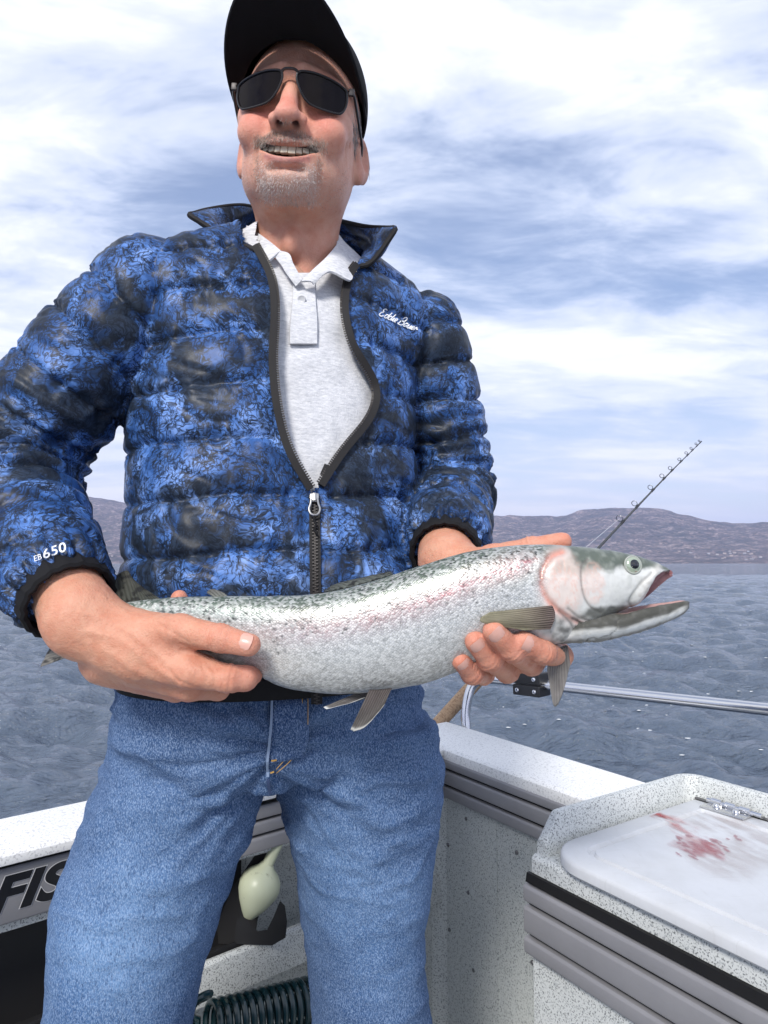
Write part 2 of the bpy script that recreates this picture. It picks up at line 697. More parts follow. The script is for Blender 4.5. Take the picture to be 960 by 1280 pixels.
nz = fbm(pp, 1 / 900.0, 5, 0.5).reshape(X.shape)
nz2 = (1 - np.abs(fbm(pp, 1 / 520.0, 5, 0.55, 9.0))).reshape(X.shape)
peak_t = 0.72
prof = np.where(T < peak_t, sstep(0.0, peak_t, T) ** 0.85 * (0.55 + 0.45 * T / peak_t), 1 - 0.5 * (T - peak_t) / (1 - peak_t))
top = np.tan(el)[:, None] * (D0 + (D1 - D0) * peak_t) * np.ones_like(T)
Z = prof * top * (1 + 0.10 * nz * (T < peak_t)) + 95 * nz2 * sstep(0.05, 0.5, T) * (1 - sstep(0.6, 0.74, T)) - 30 * sstep(0.05, 0.5, T) + 5 * nz * sstep(0.6, 0.7, T)
Z = np.where(T <= 0.012, -3.0, np.maximum(Z + 4, 1.5))
Vh = np.stack([X, Y, Z], -1).reshape(-1, 3)
i = np.arange(NA - 1)[:, None] * NR; j = np.arange(NR - 1)[None]
Fh = np.stack([i + j, i + NR + j, i + NR + j + 1, i + j + 1], -1).reshape(-1, 4)
m = Mat('hillside', (0.12, 0.11, 0.1), rough=0.95, spec=0.1)
v = m.coord('Object')
big = m.noise(m.map(v, (1, 1, 2.0)), 0.0022, 6, 0.6, 0.6)
fine = m.noise(m.map(v, (1, 1, 2.5)), 0.012, 6, 0.68, 0.4)
tree = m.noise(v, 0.05, 4, 0.7)
c1 = m.ramp(big, [(0.36, (0.035, 0.05, 0.035)), (0.5, (0.19, 0.135, 0.12)), (0.62, (0.36, 0.27, 0.24))])
c2 = m.ramp(fine, [(0.42, (0.03, 0.042, 0.035)), (0.52, (0.17, 0.13, 0.115)), (0.62, (0.55, 0.43, 0.40))])
c3 = m.mix(0.6, c1, c2)
c4 = m.mix(m.ramp(tree, [(0.44, 0.0), (0.56, 0.92)]), c3, (0.028, 0.042, 0.032))
m.set('Base Color', c4)
m.bump(fine, 1.0, 40.0)
hob = link('hills', mesh_np('hills', Vh, Fh), MATS['hillside'])
tag(hob, kind='structure')
hill_bvh = BVHTree.FromPolygons([tuple(p) for p in Vh], [tuple(int(x) for x in q) for q in Fh])

# ---- small houses along the far shore
wall_cols = [(0.48, 0.47, 0.45), (0.40, 0.36, 0.33), (0.44, 0.38, 0.33), (0.38, 0.39, 0.41)]
for k, c in enumerate(wall_cols):
    Mat('house_wall_%d' % k, c, rough=0.8)
Mat('house_roof', (0.16, 0.12, 0.11), rough=0.8)
rh = np.random.default_rng(9)
nh = 0
while nh < 46:
    px = rh.uniform(845, 965) if nh < 36 else rh.uniform(128, 165)
    a = math.atan((px - 480) / FPX)
    dd = rh.uniform(3420, 3900)
    x, y = dd * math.sin(a), dd * math.cos(a)
    hit = hill_bvh.ray_cast(Vector((x, y, 900)), Vector((0, 0, -1)))
    if hit[0] is None or hit[0].z > 60:
        nh += 1
        continue
    w, dp, hh = rh.uniform(8, 14), rh.uniform(7, 10), rh.uniform(4, 7)
    root = empty('lakeside_house', (x, y, hit[0].z - 1.0)); root.rotation_euler.z = -a + rh.uniform(-0.5, 0.5)
    tag(root, 'tiny pale house among those dotted along the far lakeshore', 'house', 'houses on the far shore')
    MB().box((0, 0, hh / 2), (w, dp, hh)).build('wall', MATS['house_wall_%d' % (nh % 4)], root, smooth=False)
    rv = [(-w / 2 - .6, -dp / 2 - .6, hh + .05), (w / 2 + .6, -dp / 2 - .6, hh + .05), (w / 2 + .6, dp / 2 + .6, hh + .05), (-w / 2 - .6, dp / 2 + .6, hh + .05), (-w / 2 - .6, 0, hh + 3), (w / 2 + .6, 0, hh + 3)]
    MB().add(rv, [(0, 1, 5, 4), (2, 3, 4, 5), (0, 4, 3), (1, 2, 5), (0, 3, 2, 1)]).build('roof', MATS['house_roof'], root, smooth=False)
    nh += 1

# ---- the air over the lake
mh = bpy.data.materials.new('haze'); mh.use_nodes = True
hn, hl = mh.node_tree.nodes, mh.node_tree.links
hn.clear()
pv = N(hn, 'ShaderNodeVolumePrincipled', inp={'Color': (0.66, 0.70, 1.0, 1), 'Density': 0.00011, 'Anisotropy': 0.2})
ho = N(hn, 'ShaderNodeOutputMaterial')
hl.new(pv.outputs[0], ho.inputs['Volume'])
mb = MB().box((0, 0, 265), (19500, 19500, 550))
hz_o = mb.build('haze', mh, smooth=False)
tag(hz_o, 'pale bluish air between the boat and the far hills', 'haze', kind='stuff')

# ================================================================== boat
CO = np.array([0.133, 1.686])
RT = norm(np.array([0.553, -0.833])); RN = np.array([-RT[1], RT[0]])       # right-hand side: along, outward
LT = norm(np.array([-0.769, -0.639])); LN = np.array([LT[1], -LT[0]])       # left-hand side: along, outward
FRR, FRL = (CO, RT, RN), (CO, LT, LN)
GZ = 0.665


def speckle(name, base, dark, scale=260, amount=0.5):
    m = Mat(name, base, rough=0.55, spec=0.4)
    v = m.coord('Object')
    a = m.noise(v, scale, 2, 0.5)
    b = m.noise(v, scale * 0.45, 3, 0.6)
    f1 = m.ramp(a, [(0.545, 0.0), (0.63, amount)])
    f2 = m.ramp(b, [(0.575, 0.0), (0.66, amount * 0.55)])
    g = m.noise(v, 5, 4, 0.6)
    bs = m.mix(m.ramp(g, [(0.35, 0.0), (0.7, 0.22)]), base, tuple(x * 0.72 for x in base))
    c = m.mix(f1, bs, dark)
    c = m.mix(f2, c, tuple(min(1, x * 2.5) for x in dark))
    m.set('Base Color', c)
    m.bump(a, 0.12, 0.002)
    return m


speckle('speckled_white', (0.62, 0.64, 0.63), (0.10, 0.11, 0.115), 400, 0.85)
speckle('speckled_wall', (0.52, 0.545, 0.535), (0.13, 0.145, 0.15), 330, 0.8)
speckle('gunwale_white', (0.82, 0.82, 0.81), (0.34, 0.34, 0.35), 260, 0.5)
m = Mat('grey_vinyl', (0.235, 0.235, 0.25), rough=0.5, spec=0.35)
v = m.coord('Object')
m.set('Base Color', m.mix(m.noise(v, 14, 6, 0.65), (0.20, 0.20, 0.215), (0.275, 0.272, 0.285)))
m.bump(m.noise(v, 220, 3), 0.08, 0.002)
m = Mat('black_rubber', (0.012, 0.012, 0.013), rough=0.6, spec=0.15)
m.set('Roughness', m.ramp(m.noise(m.coord('Object'), 40, 4), [(0.3, 0.42), (0.7, 0.7)]))
Mat('black_letter', (0.008, 0.008, 0.01), rough=0.35)
Mat('letter_edge', (0.55, 0.55, 0.56), rough=0.4)
m = Mat('stainless', (0.68, 0.68, 0.69), rough=0.16, metal=1.0)
m.set('Roughness', m.ramp(m.noise(m.map(m.coord('Object'), (20, 20, 300)), 1.0, 4), [(0.3, 0.12), (0.7, 0.26)]))
Mat('bolt_grey', (0.16, 0.16, 0.165), rough=0.4, metal=0.6)
m = Mat('deck', (0.42, 0.43, 0.42), rough=0.7)
m.set('Base Color', m.mix(m.ramp(m.noise(m.coord('Object'), 260, 2), [(0.58, 0.0), (0.66, 0.8)]), (0.42, 0.43, 0.42), (0.12, 0.12, 0.13)))
Mat('hull_paint', (0.55, 0.56, 0.57), rough=0.35)
Mat('pocket_black', (0.012, 0.012, 0.014), rough=0.6)

boat = empty('fishing_boat', (CO[0], CO[1], 0))
tag(boat, 'white speckled fishing boat cockpit with grey rubbing strips and black lettering', 'boat')
BI = Matrix.Translation((-CO[0], -CO[1], 0))


def bpart(mb, name, mat, parent=boat, **kw):
    o = mb.build(name, MATS[mat], parent, **kw)
    if parent is boat:
        o.matrix_parent_inverse = BI
    return o


# deck
q = [CO + LT * 0 + RT * 0, CO + RT * 2.6, CO + RT * 2.6 + LT * 3.0, CO + LT * 3.0]
V = [(p[0], p[1], z) for z in (-0.03, 0.0) for p in q]
bpart(MB().add(V, [(0, 1, 2, 3), (7, 6, 5, 4), (0, 4, 5, 1), (1, 5, 6, 2), (2, 6, 7, 3), (3, 7, 4, 0)]), 'deck', 'deck', smooth=False)

# --- right-hand side
RL = 2.6
bpart(MB().extrude([(0.0, -0.02), (0.03, -0.02), (0.03, GZ - 0.034), (0.0, GZ - 0.034)], 0.0, RL, FRR), 'cockpit_wall', 'speckled_wall', smooth=False)
bpart(MB().extrude([(-0.012, GZ - 0.031), (-0.012, GZ - 0.006), (-0.004, GZ), (0.150, GZ + 0.004), (0.166, GZ - 0.006), (0.168, GZ - 0.05), (0.15, GZ - 0.05), (0.15, GZ - 0.031)], -0.16, 0.508, FRR, 0.004), 'gunwale', 'gunwale_white')
bpart(MB().extrude([(0.135, -0.4), (0.155, -0.4), (0.162, GZ - 0.054), (0.142, GZ - 0.054)], -0.13, RL, FRR), 'hull_side', 'hull_paint', smooth=False)


def slats(fr, a0, a1, n0, zs, parent, name='rubbing_strip', round_end=True, mat='grey_vinyl'):
    """grey strips with black gaps; zs = list of (z0, z1), top down"""
    bb = MB().extrude([(n0 - 0.003, zs[-1][0] + 0.004), (n0 - 0.0005, zs[-1][0] + 0.004), (n0 - 0.0005, zs[0][1] + 0.012), (n0 - 0.003, zs[0][1] + 0.012)], a0 + 0.002, a1 - 0.002, fr)
    bpart(bb, 'rubber_backing', 'black_rubber', parent, smooth=False)
    out = []
    for z0, z1 in zs:
        mb = MB().extrude([(n0 - 0.013, z0 + 0.001), (n0 - 0.0145, z0 + 0.005), (n0 - 0.0145, z1 - 0.005), (n0 - 0.012, z1 - 0.001), (n0 - 0.0032, z1), (n0 - 0.0032, z0)], a0, a1, fr, 0.0012)
        out.append(bpart(mb, name, mat, parent))
    return out


pz = [(0.619, 0.640), (0.582, 0.614), (0.551, 0.577)]
slats(FRR, 0.004, 0.53, 0.0, pz, boat)
# black gasket line under the gunwale
bpart(MB().extrude([(-0.008, 0.6425), (-0.0005, 0.6425), (-0.0005, GZ - 0.0345), (-0.008, GZ - 0.0345)], 0.0, 2.5, FRR), 'rubber_gasket', 'black_rubber', smooth=False)
# corner fillet
fp = [(CO[0] + RT[0] * a + LT[0] * b, CO[1] + RT[1] * a + LT[1] * b) for a, b in ((0.03, -0.002), (0.014, 0.006), (0.006, 0.014), (-0.002, 0.03), (-0.03, 0.03), (-0.03, -0.03), (0.03, -0.03))]
V = [(x, y, z) for z in (0.0, 0.5495) for x, y in fp]
k = len(fp)
bpart(MB().add(V, [(j, (j + 1) % k, k + (j + 1) % k, k + j) for j in range(k)] + [tuple(range(k)), tuple(range(k, 2 * k))]), 'corner_fillet', 'speckled_wall')
for a, z in ((0.10, 0.52), (0.105, 0.36), (0.12, 0.20), (0.033, 0.44), (0.036, 0.25), (0.26, 0.50), (0.30, 0.3)):
    q = CO + RT * a
    bpart(MB().lathe([(0.0045, 0), (0.0045, 0.0015), (0.003, 0.003), (0.0006, 0.0034)], (q[0] - RN[0] * 0.0005, q[1] - RN[1] * 0.0005, z), (-RN[0], -RN[1], 0), 10), 'rivet', 'bolt_grey')
# faint vertical joint in the wall sheet
bpart(MB().extrude([(-0.0015, 0.0), (0.0008, 0.0), (0.0008, 0.5505), (-0.0015, 0.5505)], 0.092, 0.20, FRR), 'wall_sheet', 'speckled_wall', smooth=False)

bpart(MB().extrude([(0.0, 0.0), (0.02, 0.0), (0.02, 0.5345), (0.0, 0.5345)], 0.001, 0.17, FRL), 'cockpit_wall', 'speckled_wall', smooth=False)
# --- left-hand side: gunwale over an open side pocket
LL = 3.0
bpart(MB().extrude([(-0.030, GZ - 0.020), (-0.030, GZ - 0.006), (-0.022, GZ), (0.118, GZ + 0.004), (0.134, GZ - 0.006), (0.136, GZ - 0.05), (0.12, GZ - 0.05), (0.12, GZ - 0.020)], 0.0, LL, FRL, 0.004), 'gunwale', 'gunwale_white')
bpart(MB().extrude([(0.0, 0.536), (0.118, 0.536), (0.118, 0.5405), (0.012, 0.5405), (0.012, GZ - 0.021), (0.0, GZ - 0.021)], 0.0, LL, FRL), 'coaming', 'speckled_white', smooth=False)
bpart(MB().extrude([(0.122, -0.4), (0.13, -0.4), (0.134, GZ - 0.052), (0.124, GZ - 0.052)], 0.0, LL, FRL), 'hull_side', 'hull_paint', smooth=False)
slats(FRL, 0.012, 0.60, -0.0005, [(0.606, 0.632), (0.578, 0.602), (0.545, 0.574)], boat)
pl = MB().extrude([(-0.014, 0.553), (-0.016, 0.557), (-0.016, 0.634), (-0.014, 0.637), (-0.0015, 0.637), (-0.0015, 0.553)], 0.603, 2.2, FRL, 0.0015)
plate = bpart(pl, 'name_plate', 'grey_vinyl')
bpart(MB().extrude([(-0.020, 0.639), (-0.0006, 0.639), (-0.0006, GZ - 0.0215), (-0.020, GZ - 0.0215)], 0.0, LL, FRL), 'rubber_gasket', 'black_rubber', smooth=False)
# raised black lettering on the plate
Vt, Ft = text_vf('FIS', 0.088, shear=0.32, bold=0.0035, space=1.04)
Vt = Vt * np.array([0.98, 0.80, 1])
for ch, dz, mt, nm in ((0.0, 0.0014, 'black_letter', 'lettering'), (0.0012, 0.0007, 'letter_edge', 'lettering_outline')):
    Vo = Vt.copy()
    if ch:
        Vt2, Ft2 = text_vf('FIS', 0.088, shear=0.32, bold=0.0035 + ch, space=1.04)
        Vo, Fo = Vt2 * np.array([0.98, 0.80, 1]), Ft2
    else:
        Fo = Ft
    a = 0.905 - Vo[:, 0]
    W3 = np.stack([CO[0] + LT[0] * a - LN[0] * (0.016 + dz), CO[1] + LT[1] * a - LN[1] * (0.016 + dz), 0.596 + Vo[:, 1]], 1)
    o = MB().add(W3, Fo).build(nm, MATS[mt], plate, smooth=False, fix=False)
    o.matrix_parent_inverse = Matrix.Identity(4)
    o.matrix_parent_inverse = BI.inverted() @ BI
# pocket: back, floor, front lip
bpart(MB().extrude([(0.112, 0.0), (0.1195, 0.0), (0.1195, 0.5355), (0.112, 0.5355)], 0.0, LL, FRL), 'pocket_back', 'speckled_wall', smooth=False)
bpart(MB().extrude([(0.012, 0.318), (0.1115, 0.318), (0.1115, 0.326), (0.012, 0.326)], 0.0, LL, FRL), 'pocket_floor', 'speckled_wall', smooth=False)
bpart(MB().extrude([(-0.016, 0.306), (0.012, 0.306), (0.012, 0.366), (0.006, 0.374), (-0.002, 0.375), (-0.009, 0.370)], 0.0, LL, FRL, 0.003), 'pocket_lip', 'speckled_white')
for a in (0.15, 1.9):
    bpart(MB().extrude([(0.0125, 0.3262), (0.1115, 0.3262), (0.1115, 0.5355), (0.0125, 0.5355)], a, a + 0.02, FRL), 'pocket_divider', 'speckled_wall', smooth=False)
# black lining added to paint the pocket's unlit depth
bpart(MB().extrude([(0.013, 0.3265), (0.1113, 0.3265), (0.1113, 0.53), (0.106, 0.53), (0.106, 0.333), (0.018, 0.333), (0.018, 0.380), (0.013, 0.380)], 0.47, 1.75, FRL), 'pocket_dark_box', 'pocket_black', smooth=False)

# --- washdown station with cutting lid (on the right-hand side)
B0, B1, BN0, BN1, BZ = 0.515, 2.1, -0.218, 0.205, 0.634
st = empty('washdown_station', (0, 0, 0)); st.parent = boat; st.matrix_parent_inverse = BI
mb = MB().extrude([(BN0, 0.0), (BN0, BZ - 0.006), (BN0 + 0.006, BZ), (BN1 + 0.004, BZ), (BN1 + 0.004, 0.56), (-0.0125, 0.54), (-0.0125, 0.0)], B0, B1, FRR, 0.004)
bpart(mb, 'cabinet', 'speckled_white', st)


# raised rim: left return and back, as one swept wall with a rounded top
def sweep_wall(path, prof):
    """path: list of (a, n); prof: list of (offset to the left of the path, z)"""
    p = np.array(path, float)
    T = norm(np.gradient(p, axis=0)); S = np.stack([-T[:, 1], T[:, 0]], 1)
    k = len(prof); V = []
    for q, s in zip(p, S):
        for off, z in prof:
            w = CO + RT * (q[0] + s[0] * off) + RN * (q[1] + s[1] * off)
            V.append((w[0], w[1], z))
    F = []
    for i in range(len(p) - 1):
        for j in range(k):
            F.append((i * k + j, i * k + (j + 1) % k, (i + 1) * k + (j + 1) % k, (i + 1) * k + j))
    F += [tuple(range(k)), tuple(range((len(p) - 1) * k, len(p) * k))]
    return V, F


path = [(B0 + 0.012, n) for n in np.linspace(BN0 + 0.012, BN1 - 0.045, 12)]
cx, cn, cr = B0 + 0.012 + 0.035, BN1 - 0.045, 0.035
path += [(cx - cr * math.cos(t), cn + cr * math.sin(t)) for t in np.linspace(0.15, PI / 2, 8)]
path += [(a, cn + cr) for a in np.linspace(cx + 0.02, B1, 14)]
V, F = sweep_wall(path, [(-0.011, BZ - 0.01), (-0.010, 0.690), (-0.006, 0.696), (0.004, 0.697), (0.009, 0.692), (0.011, BZ - 0.01)])
V = np.array(V)
# front end of the rim slopes down to the cabinet
qn = (V[:, :2] - CO) @ RN
drop = np.clip((BN0 + 0.05 - qn) / 0.04, 0, 1)
V[:, 2] = np.where(V[:, 2] > BZ, V[:, 2] - drop ** 2 * 0.045, V[:, 2])
bpart(MB().add(V, F), 'splash_rim', 'speckled_white', st)

# lid
m = Mat('lid_plastic', (0.63, 0.645, 0.665), rough=0.42, spec=0.4)
col = m.attr('Col', 'Color')
v = m.coord('Object')
g = m.noise(v, 9, 6, 0.65)
scr = m.noise(m.map(v, (18, 160, 1), (0, 0, R(25))), 1.2, 4, 0.6)
scr2 = m.noise(m.map(v, (150, 14, 1), (0, 0, R(60))), 1.2, 4, 0.6)
c = m.mix(m.ramp(g, [(0.4, 0.0), (0.75, 0.28)]), col, (0.5, 0.49, 0.45), 'MULTIPLY')
c = m.mix(m.ramp(scr, [(0.62, 0.0), (0.70, 0.35)]), c, (0.42, 0.42, 0.42))
c = m.mix(m.ramp(scr2, [(0.62, 0.0), (0.70, 0.3)]), c, (0.45, 0.45, 0.45))
m.set('Base Color', c)
m.set('Roughness', m.ramp(g, [(0.3, 0.45), (0.7, 0.6)]))
m.bump(scr, 0.05, 0.002)
la0, la1, ln0, ln1, lz0, lz1 = B0 + 0.035, 2.05, BN0 - 0.016, BN1 - 0.028, BZ + 0.003, BZ + 0.024


def rrect(off, rcorner):
    pts = []
    a0, a1, n0, n1 = la0 + off, la1 - off, ln0 + off, ln1 - off
    for (ca, cn2, s, r) in ((a0, n1, PI, 0.01), (a1, n1, PI / 2, 0.02), (a1, n0, 0, 0.03), (a0, n0, -PI / 2, rcorner)):
        r = max(r - off, 0.004)
        sa, sn = (1 if ca == a0 else -1), (1 if cn2 == n0 else -1)
        for t in np.linspace(0, PI / 2, 9):
            th = s - t
            pts.append((ca + sa * r + r * math.cos(th), cn2 + sn * r + r * math.sin(th)))
    return pts


rings = [(0.004, lz0), (0.0, lz0 + 0.004), (0.0, lz1 - 0.006), (0.002, lz1 - 0.002), (0.006, lz1), (0.040, lz1 + 0.0005), (0.044, lz1 - 0.005), (0.050, lz1 - 0.005), (0.053, lz1 - 0.0005), (0.06, lz1 - 0.0005)]
V, F = [], []
for off, z in rings:
    for a, n in rrect(off, 0.075):
        w = CO + RT * a + RN * n
        V.append((w[0], w[1], z))
k = len(rrect(0, 0.075))
for i in range(len(rings) - 1):
    for j in range(k):
        F.append((i * k + j, i * k + (j + 1) % k, (i + 1) * k + (j + 1) % k, (i + 1) * k + j))
F.append(tuple(range(k)))
# fine sheet in the middle for the stains
n0 = len(V)
inner = rrect(0.06, 0.075)
F.append(tuple((len(rings) - 1) * k + j for j in range(k)))
bm = bmesh.new()
vs = [bm.verts.new(v) for v in V]
for f in F:
    bm.faces.new([vs[i] for i in f])
bmesh.ops.recalc_face_normals(bm, faces=bm.faces)
me = bpy.data.meshes.new('lid'); bm.to_mesh(me); bm.free()
a_ = me.color_attributes.new('Col', 'FLOAT_COLOR', 'POINT')
a_.data.foreach_set('color', np.tile([0.56, 0.575, 0.60, 1], len(me.vertices)).astype(np.float32))
lid = link('lid', me, MATS['lid_plastic'], st)
me.set_sharp_from_angle(angle=0.7)

# blood smears on the lid: a thin film sheet coloured per vertex, lying on the board
m = Mat('fish_blood', (0.4, 0.03, 0.03), rough=0.22, spec=0.5)
m.set('Base Color', m.attr('Col', 'Color'))
al = m.attr('film', 'Fac')
m.set('Alpha', al)
ga, gn = np.meshgrid(np.linspace(la0 + 0.012, la0 + 0.52, 300), np.linspace(ln0 + 0.066, ln1 - 0.012, 190), indexing='ij')
wx = CO[0] + RT[0] * ga + RN[0] * gn; wy = CO[1] + RT[1] * ga + RN[1] * gn
Vb = np.stack([wx, wy, np.full_like(wx, lz1 + 0.0012)], -1).reshape(-1, 3)
ppx, ppy, _ = pix(Vb)
p3 = np.stack([wx.ravel(), wy.ravel(), 0 * wx.ravel()], 1)


def blob(cx, cy, rx, ry, ang):
    c_, s_ = math.cos(R(ang)), math.sin(R(ang))
    x, y = ppx - cx, ppy - cy
    return ((x * c_ + y * s_) / rx) ** 2 + ((-x * s_ + y * c_) / ry) ** 2


ca_, sa_ = math.cos(R(24)), math.sin(R(24))
e1 = fbm(np.stack([(ppx * ca_ + ppy * sa_) / 26, (-ppx * sa_ + ppy * ca_) / 3.2, 0 * ppx], 1), 1.0, 4, 0.6); e2 = fbm(p3, 28, 4, 0.55, 4.0)
fil = np.zeros(len(Vb)); cb = np.tile(np.array([0.50, 0.10, 0.09]), (len(Vb), 1))
for cx, cy, rx, ry, an, st_, dk in ((803, 1013, 24, 6, 4, 0.5, 0), (818, 1018, 22, 4.5, 20, 0.95, 1), (838, 1026, 24, 5, 24, 0.7, 0), (862, 1040, 36, 12, 30, 0.45, 0),
                                    (868, 1060, 28, 9, 18, 0.6, 1), (888, 1058, 26, 8, 42, 0.62, 1), (905, 1030, 55, 13, 10, 0.26, 2), (900, 1070, 52, 26, 20, 0.20, 2), (850, 1055, 16, 5, 0, 0.3, 1), (940, 1055, 48, 32, 0, 0.20, 2)):
    d = blob(cx, cy, rx, ry, an)
    g = np.clip(1.15 - d, 0, 1) ** 0.7 * np.clip(0.62 + 2.2 * e1 + 0.7 * e2, 0, 1.2) * st_ * 0.85
    w = (g > fil)
    fil = np.maximum(fil, g)
    cb[w] = [(0.52, 0.16, 0.14), (0.34, 0.03, 0.035), (0.36, 0.24, 0.20)][dk]
for _ in range(26):
    cx, cy = RNG.uniform(846, 925), RNG.uniform(1043, 1072)
    d = blob(cx, cy, RNG.uniform(2, 8), RNG.uniform(0.8, 1.5), RNG.uniform(10, 45))
    w = d < 1
    fil[w] = 0.5; cb[w] = (0.30, 0.02, 0.03)
i = np.arange(299)[:, None] * 190; j = np.arange(189)[None]
Fb = np.stack([i + j, i + 190 + j, i + 191 + j, i + j + 1], -1).reshape(-1, 4)
keep = fil[Fb].max(1) > 0.02
Vb, Fb, cb, fil = compact(Vb, Fb[keep], cb, fil)
bl = link('blood_smear', mesh_np('blood_smear', Vb, Fb, cb, {'film': fil}), MATS['fish_blood'], lid)

# hinge with screws at the back of the lid
hc = CO + RT * 0.625 + RN * (ln1 - 0.004)
rotz = math.atan2(RT[1], RT[0])
rm = np.array([[math.cos(rotz), -math.sin(rotz), 0], [math.sin(rotz), math.cos(rotz), 0], [0, 0, 1]])
hp = MB().box((hc[0] - RN[0] * 0.012, hc[1] - RN[1] * 0.012, lz1 + 0.0022), (0.080, 0.046, 0.0028), rm, 0.0012)
hg = bpart(hp, 'hinge_plate', 'stainless', st)
hb = MB()
pa = [hc - RT * 0.045, hc + RT * 0.055]
hb.tube([(pa[0][0], pa[0][1], lz1 + 0.006), (pa[1][0], pa[1][1], lz1 + 0.006)], 0.0042, 10)
for s in (-0.026, 0.0, 0.026):
    qa, qb = hc + RT * (s - 0.009), hc + RT * (s + 0.009)
    hb.tube([(qa[0], qa[1], lz1 + 0.007), (qb[0], qb[1], lz1 + 0.007)], 0.0062, 12)
bpart(hb, 'hinge_barrel', 'stainless', st)
for s in (-0.018, 0.018):
    q = hc + RT * s - RN * 0.017
    bpart(MB().lathe([(0.0068, 0), (0.0066, 0.003), (0.0045, 0.0058), (0.001, 0.0068)], (q[0], q[1], lz1 + 0.0036), (0, 0, 1), 14), 'screw', 'stainless', st)
qa, qb = CO + RT * (la0 + 0.0) + RN * (ln1 + 0.006), CO + RT * 1.2 + RN * (ln1 + 0.006)
bpart(MB().tube([(qa[0], qa[1], lz1 - 0.001), (qb[0], qb[1], lz1 - 0.001)], 0.003, 8), 'hinge_rod', 'bolt_grey', st)

# grey strips along the front of the station
bz = [(0.563, 0.590), (0.516, 0.557), (0.484, 0.510)]
slats(FRR, B0 - 0.004, B1 - 0.06, BN0, bz, st)
bpart(MB().extrude([(BN0 - 0.010, 0.5925), (BN0 - 0.0005, 0.5925), (BN0 - 0.0005, 0.606), (BN0 - 0.007, 0.606)], B0 - 0.003, B1 - 0.06, FRR), 'rubber_gasket', 'black_rubber', st, smooth=False)

# --- stainless rail along the right-hand gunwale
rp = [P(583, 912, 1.83), P(582, 893, 1.84), P(585, 872, 1.85), P(590, 858, 1.86), P(600, 850, 1.86), P(618, 849, 1.83)]
rp = [np.asarray(p) for p in rp]
re = P(960, 887, 1.34)
dv = re - rp[-1]
rail_path = np.vstack([catmull([rp[0] - np.array([0, 0, 0.01])] + rp, 40), [rp[-1] + dv * t for t in np.linspace(0.08, 1.9, 20)]])
rail = bpart(MB().tube(rail_path, 0.0125, 16), 'grab_rail', 'stainless')

# ================================================================== the man
THB = R(22.0)                                       # torso turned towards picture right
BU = np.array([math.cos(THB), math.sin(THB), 0.0])   # across the chest
BF = np.array([math.sin(THB), -math.cos(THB), 0.0])  # chest normal
person = empty('person', (-0.15, 0.9, 0.0))
tag(person, 'smiling man in blue camouflage puffer jacket, jeans, black cap and sunglasses holding the fish', 'person')
PI_INV = Matrix.Translation((0.15, -0.9, 0.0))


def ppart(name, me, mat, parent=None, smooth=True):
    o = link(name, me, MATS[mat] if isinstance(mat, str) else mat, parent or person, smooth)
    if parent is None:
        o.matrix_parent_inverse = PI_INV
    return o


class Loft:
    """stack of ellipses: keys (centre, half width, half depth), turned by an angle"""
    def __init__(self, keys, ang=0.0, p=2.2):
        keys = sorted(keys, key=lambda k: k[0][2])
        self.z = np.array([k[0][2] for k in keys]); self.c = np.array([k[0][:2] for k in keys])
        self.a = np.array([k[1] for k in keys]); self.b = np.array([k[2] for k in keys])
        zs = np.linspace(self.z[0], self.z[-1], 200)
        def sm(v):
            w = np.interp(zs, self.z, v)
            ker = np.hanning(23); ker /= ker.sum()
            return np.convolve(np.pad(w, 11, mode='edge'), ker, 'valid')
        self.zs, self.A, self.B, self.CX, self.CY = zs, sm(self.a), sm(self.b), sm(self.c[:, 0]), sm(self.c[:, 1])
        self.u = np.array([math.cos(ang), math.sin(ang)]); self.v = np.array([-math.sin(ang), math.cos(ang)])
        self.p = p

    def uv(self, X):
        z = X[..., 2]
        g = lambda w: np.interp(z, self.zs, w)
        q = X[..., :2] - np.stack([g(self.CX), g(self.CY)], -1)
        return q @ self.u, q @ self.v, g(self.A), g(self.B)

    def sdf(self, X, off=0.0):
        u, v, a, b = self.uv(X)
        a = a - off; b = b - off
        p = self.p
        k = (np.abs(u / a) ** p + np.abs(v / b) ** p) ** (1 / p)
        f = (k - 1) * np.minimum(a, b)
        z = X[..., 2]
        return np.maximum(f, np.maximum(self.zs[0] - z, z - self.zs[-1])).astype(np.float32)


TORSO = Loft([(P(345, 874, .88), .190, .140), (P(346, 800, .888), .195, .152), (P(347, 700, .905), .196, .156), (P(347, 600, .925), .192, .148),
              (P(346, 500, .94), .196, .140), (P(352, 425, .955), .190, .130), (P(360, 368, .965), .165, .106), (P(366, 330, .97), .115, .085), (P(368, 296, .972), .075, .07)], THB, 2.25)
RS, RE, RW = P(196, 372, .885), P(22, 590, .82), P(92, 768, .672)
LS, LE, LW = P(526, 420, 1.035), P(562, 612, 1.01), P(556, 700, .785)
NB = P(368, 345, .975)

# ---------------------------------------------------------------- skin
m = Mat('skin', (0.5, 0.3, 0.2), rough=0.46, spec=0.32)
v = m.coord('Object')
col = m.attr('Col', 'Color')
mot = m.noise(v, 70, 5, 0.6)
fine = m.noise(v, 900, 3, 0.55)
c = m.mix(m.ramp(mot, [(0.35, 0.0), (0.7, 0.55)]), col, (0.86, 0.58, 0.50), 'MULTIPLY')
c = m.mix(m.ramp(m.noise(v, 230, 2, 0.5), [(0.66, 0.0), (0.74, 0.28)]), c, (0.62, 0.36, 0.26), 'MULTIPLY')
m.set('Base Color', c)
m.b.inputs['Subsurface Weight'].default_value = 0.15
m.b.inputs['Subsurface Radius'].default_value = (1.0, 0.35, 0.2)
m.b.inputs['Subsurface Scale'].default_value = 0.008
wv = m.new('ShaderNodeTexVoronoi', feature='DISTANCE_TO_EDGE', inp={'Scale': 420.0})
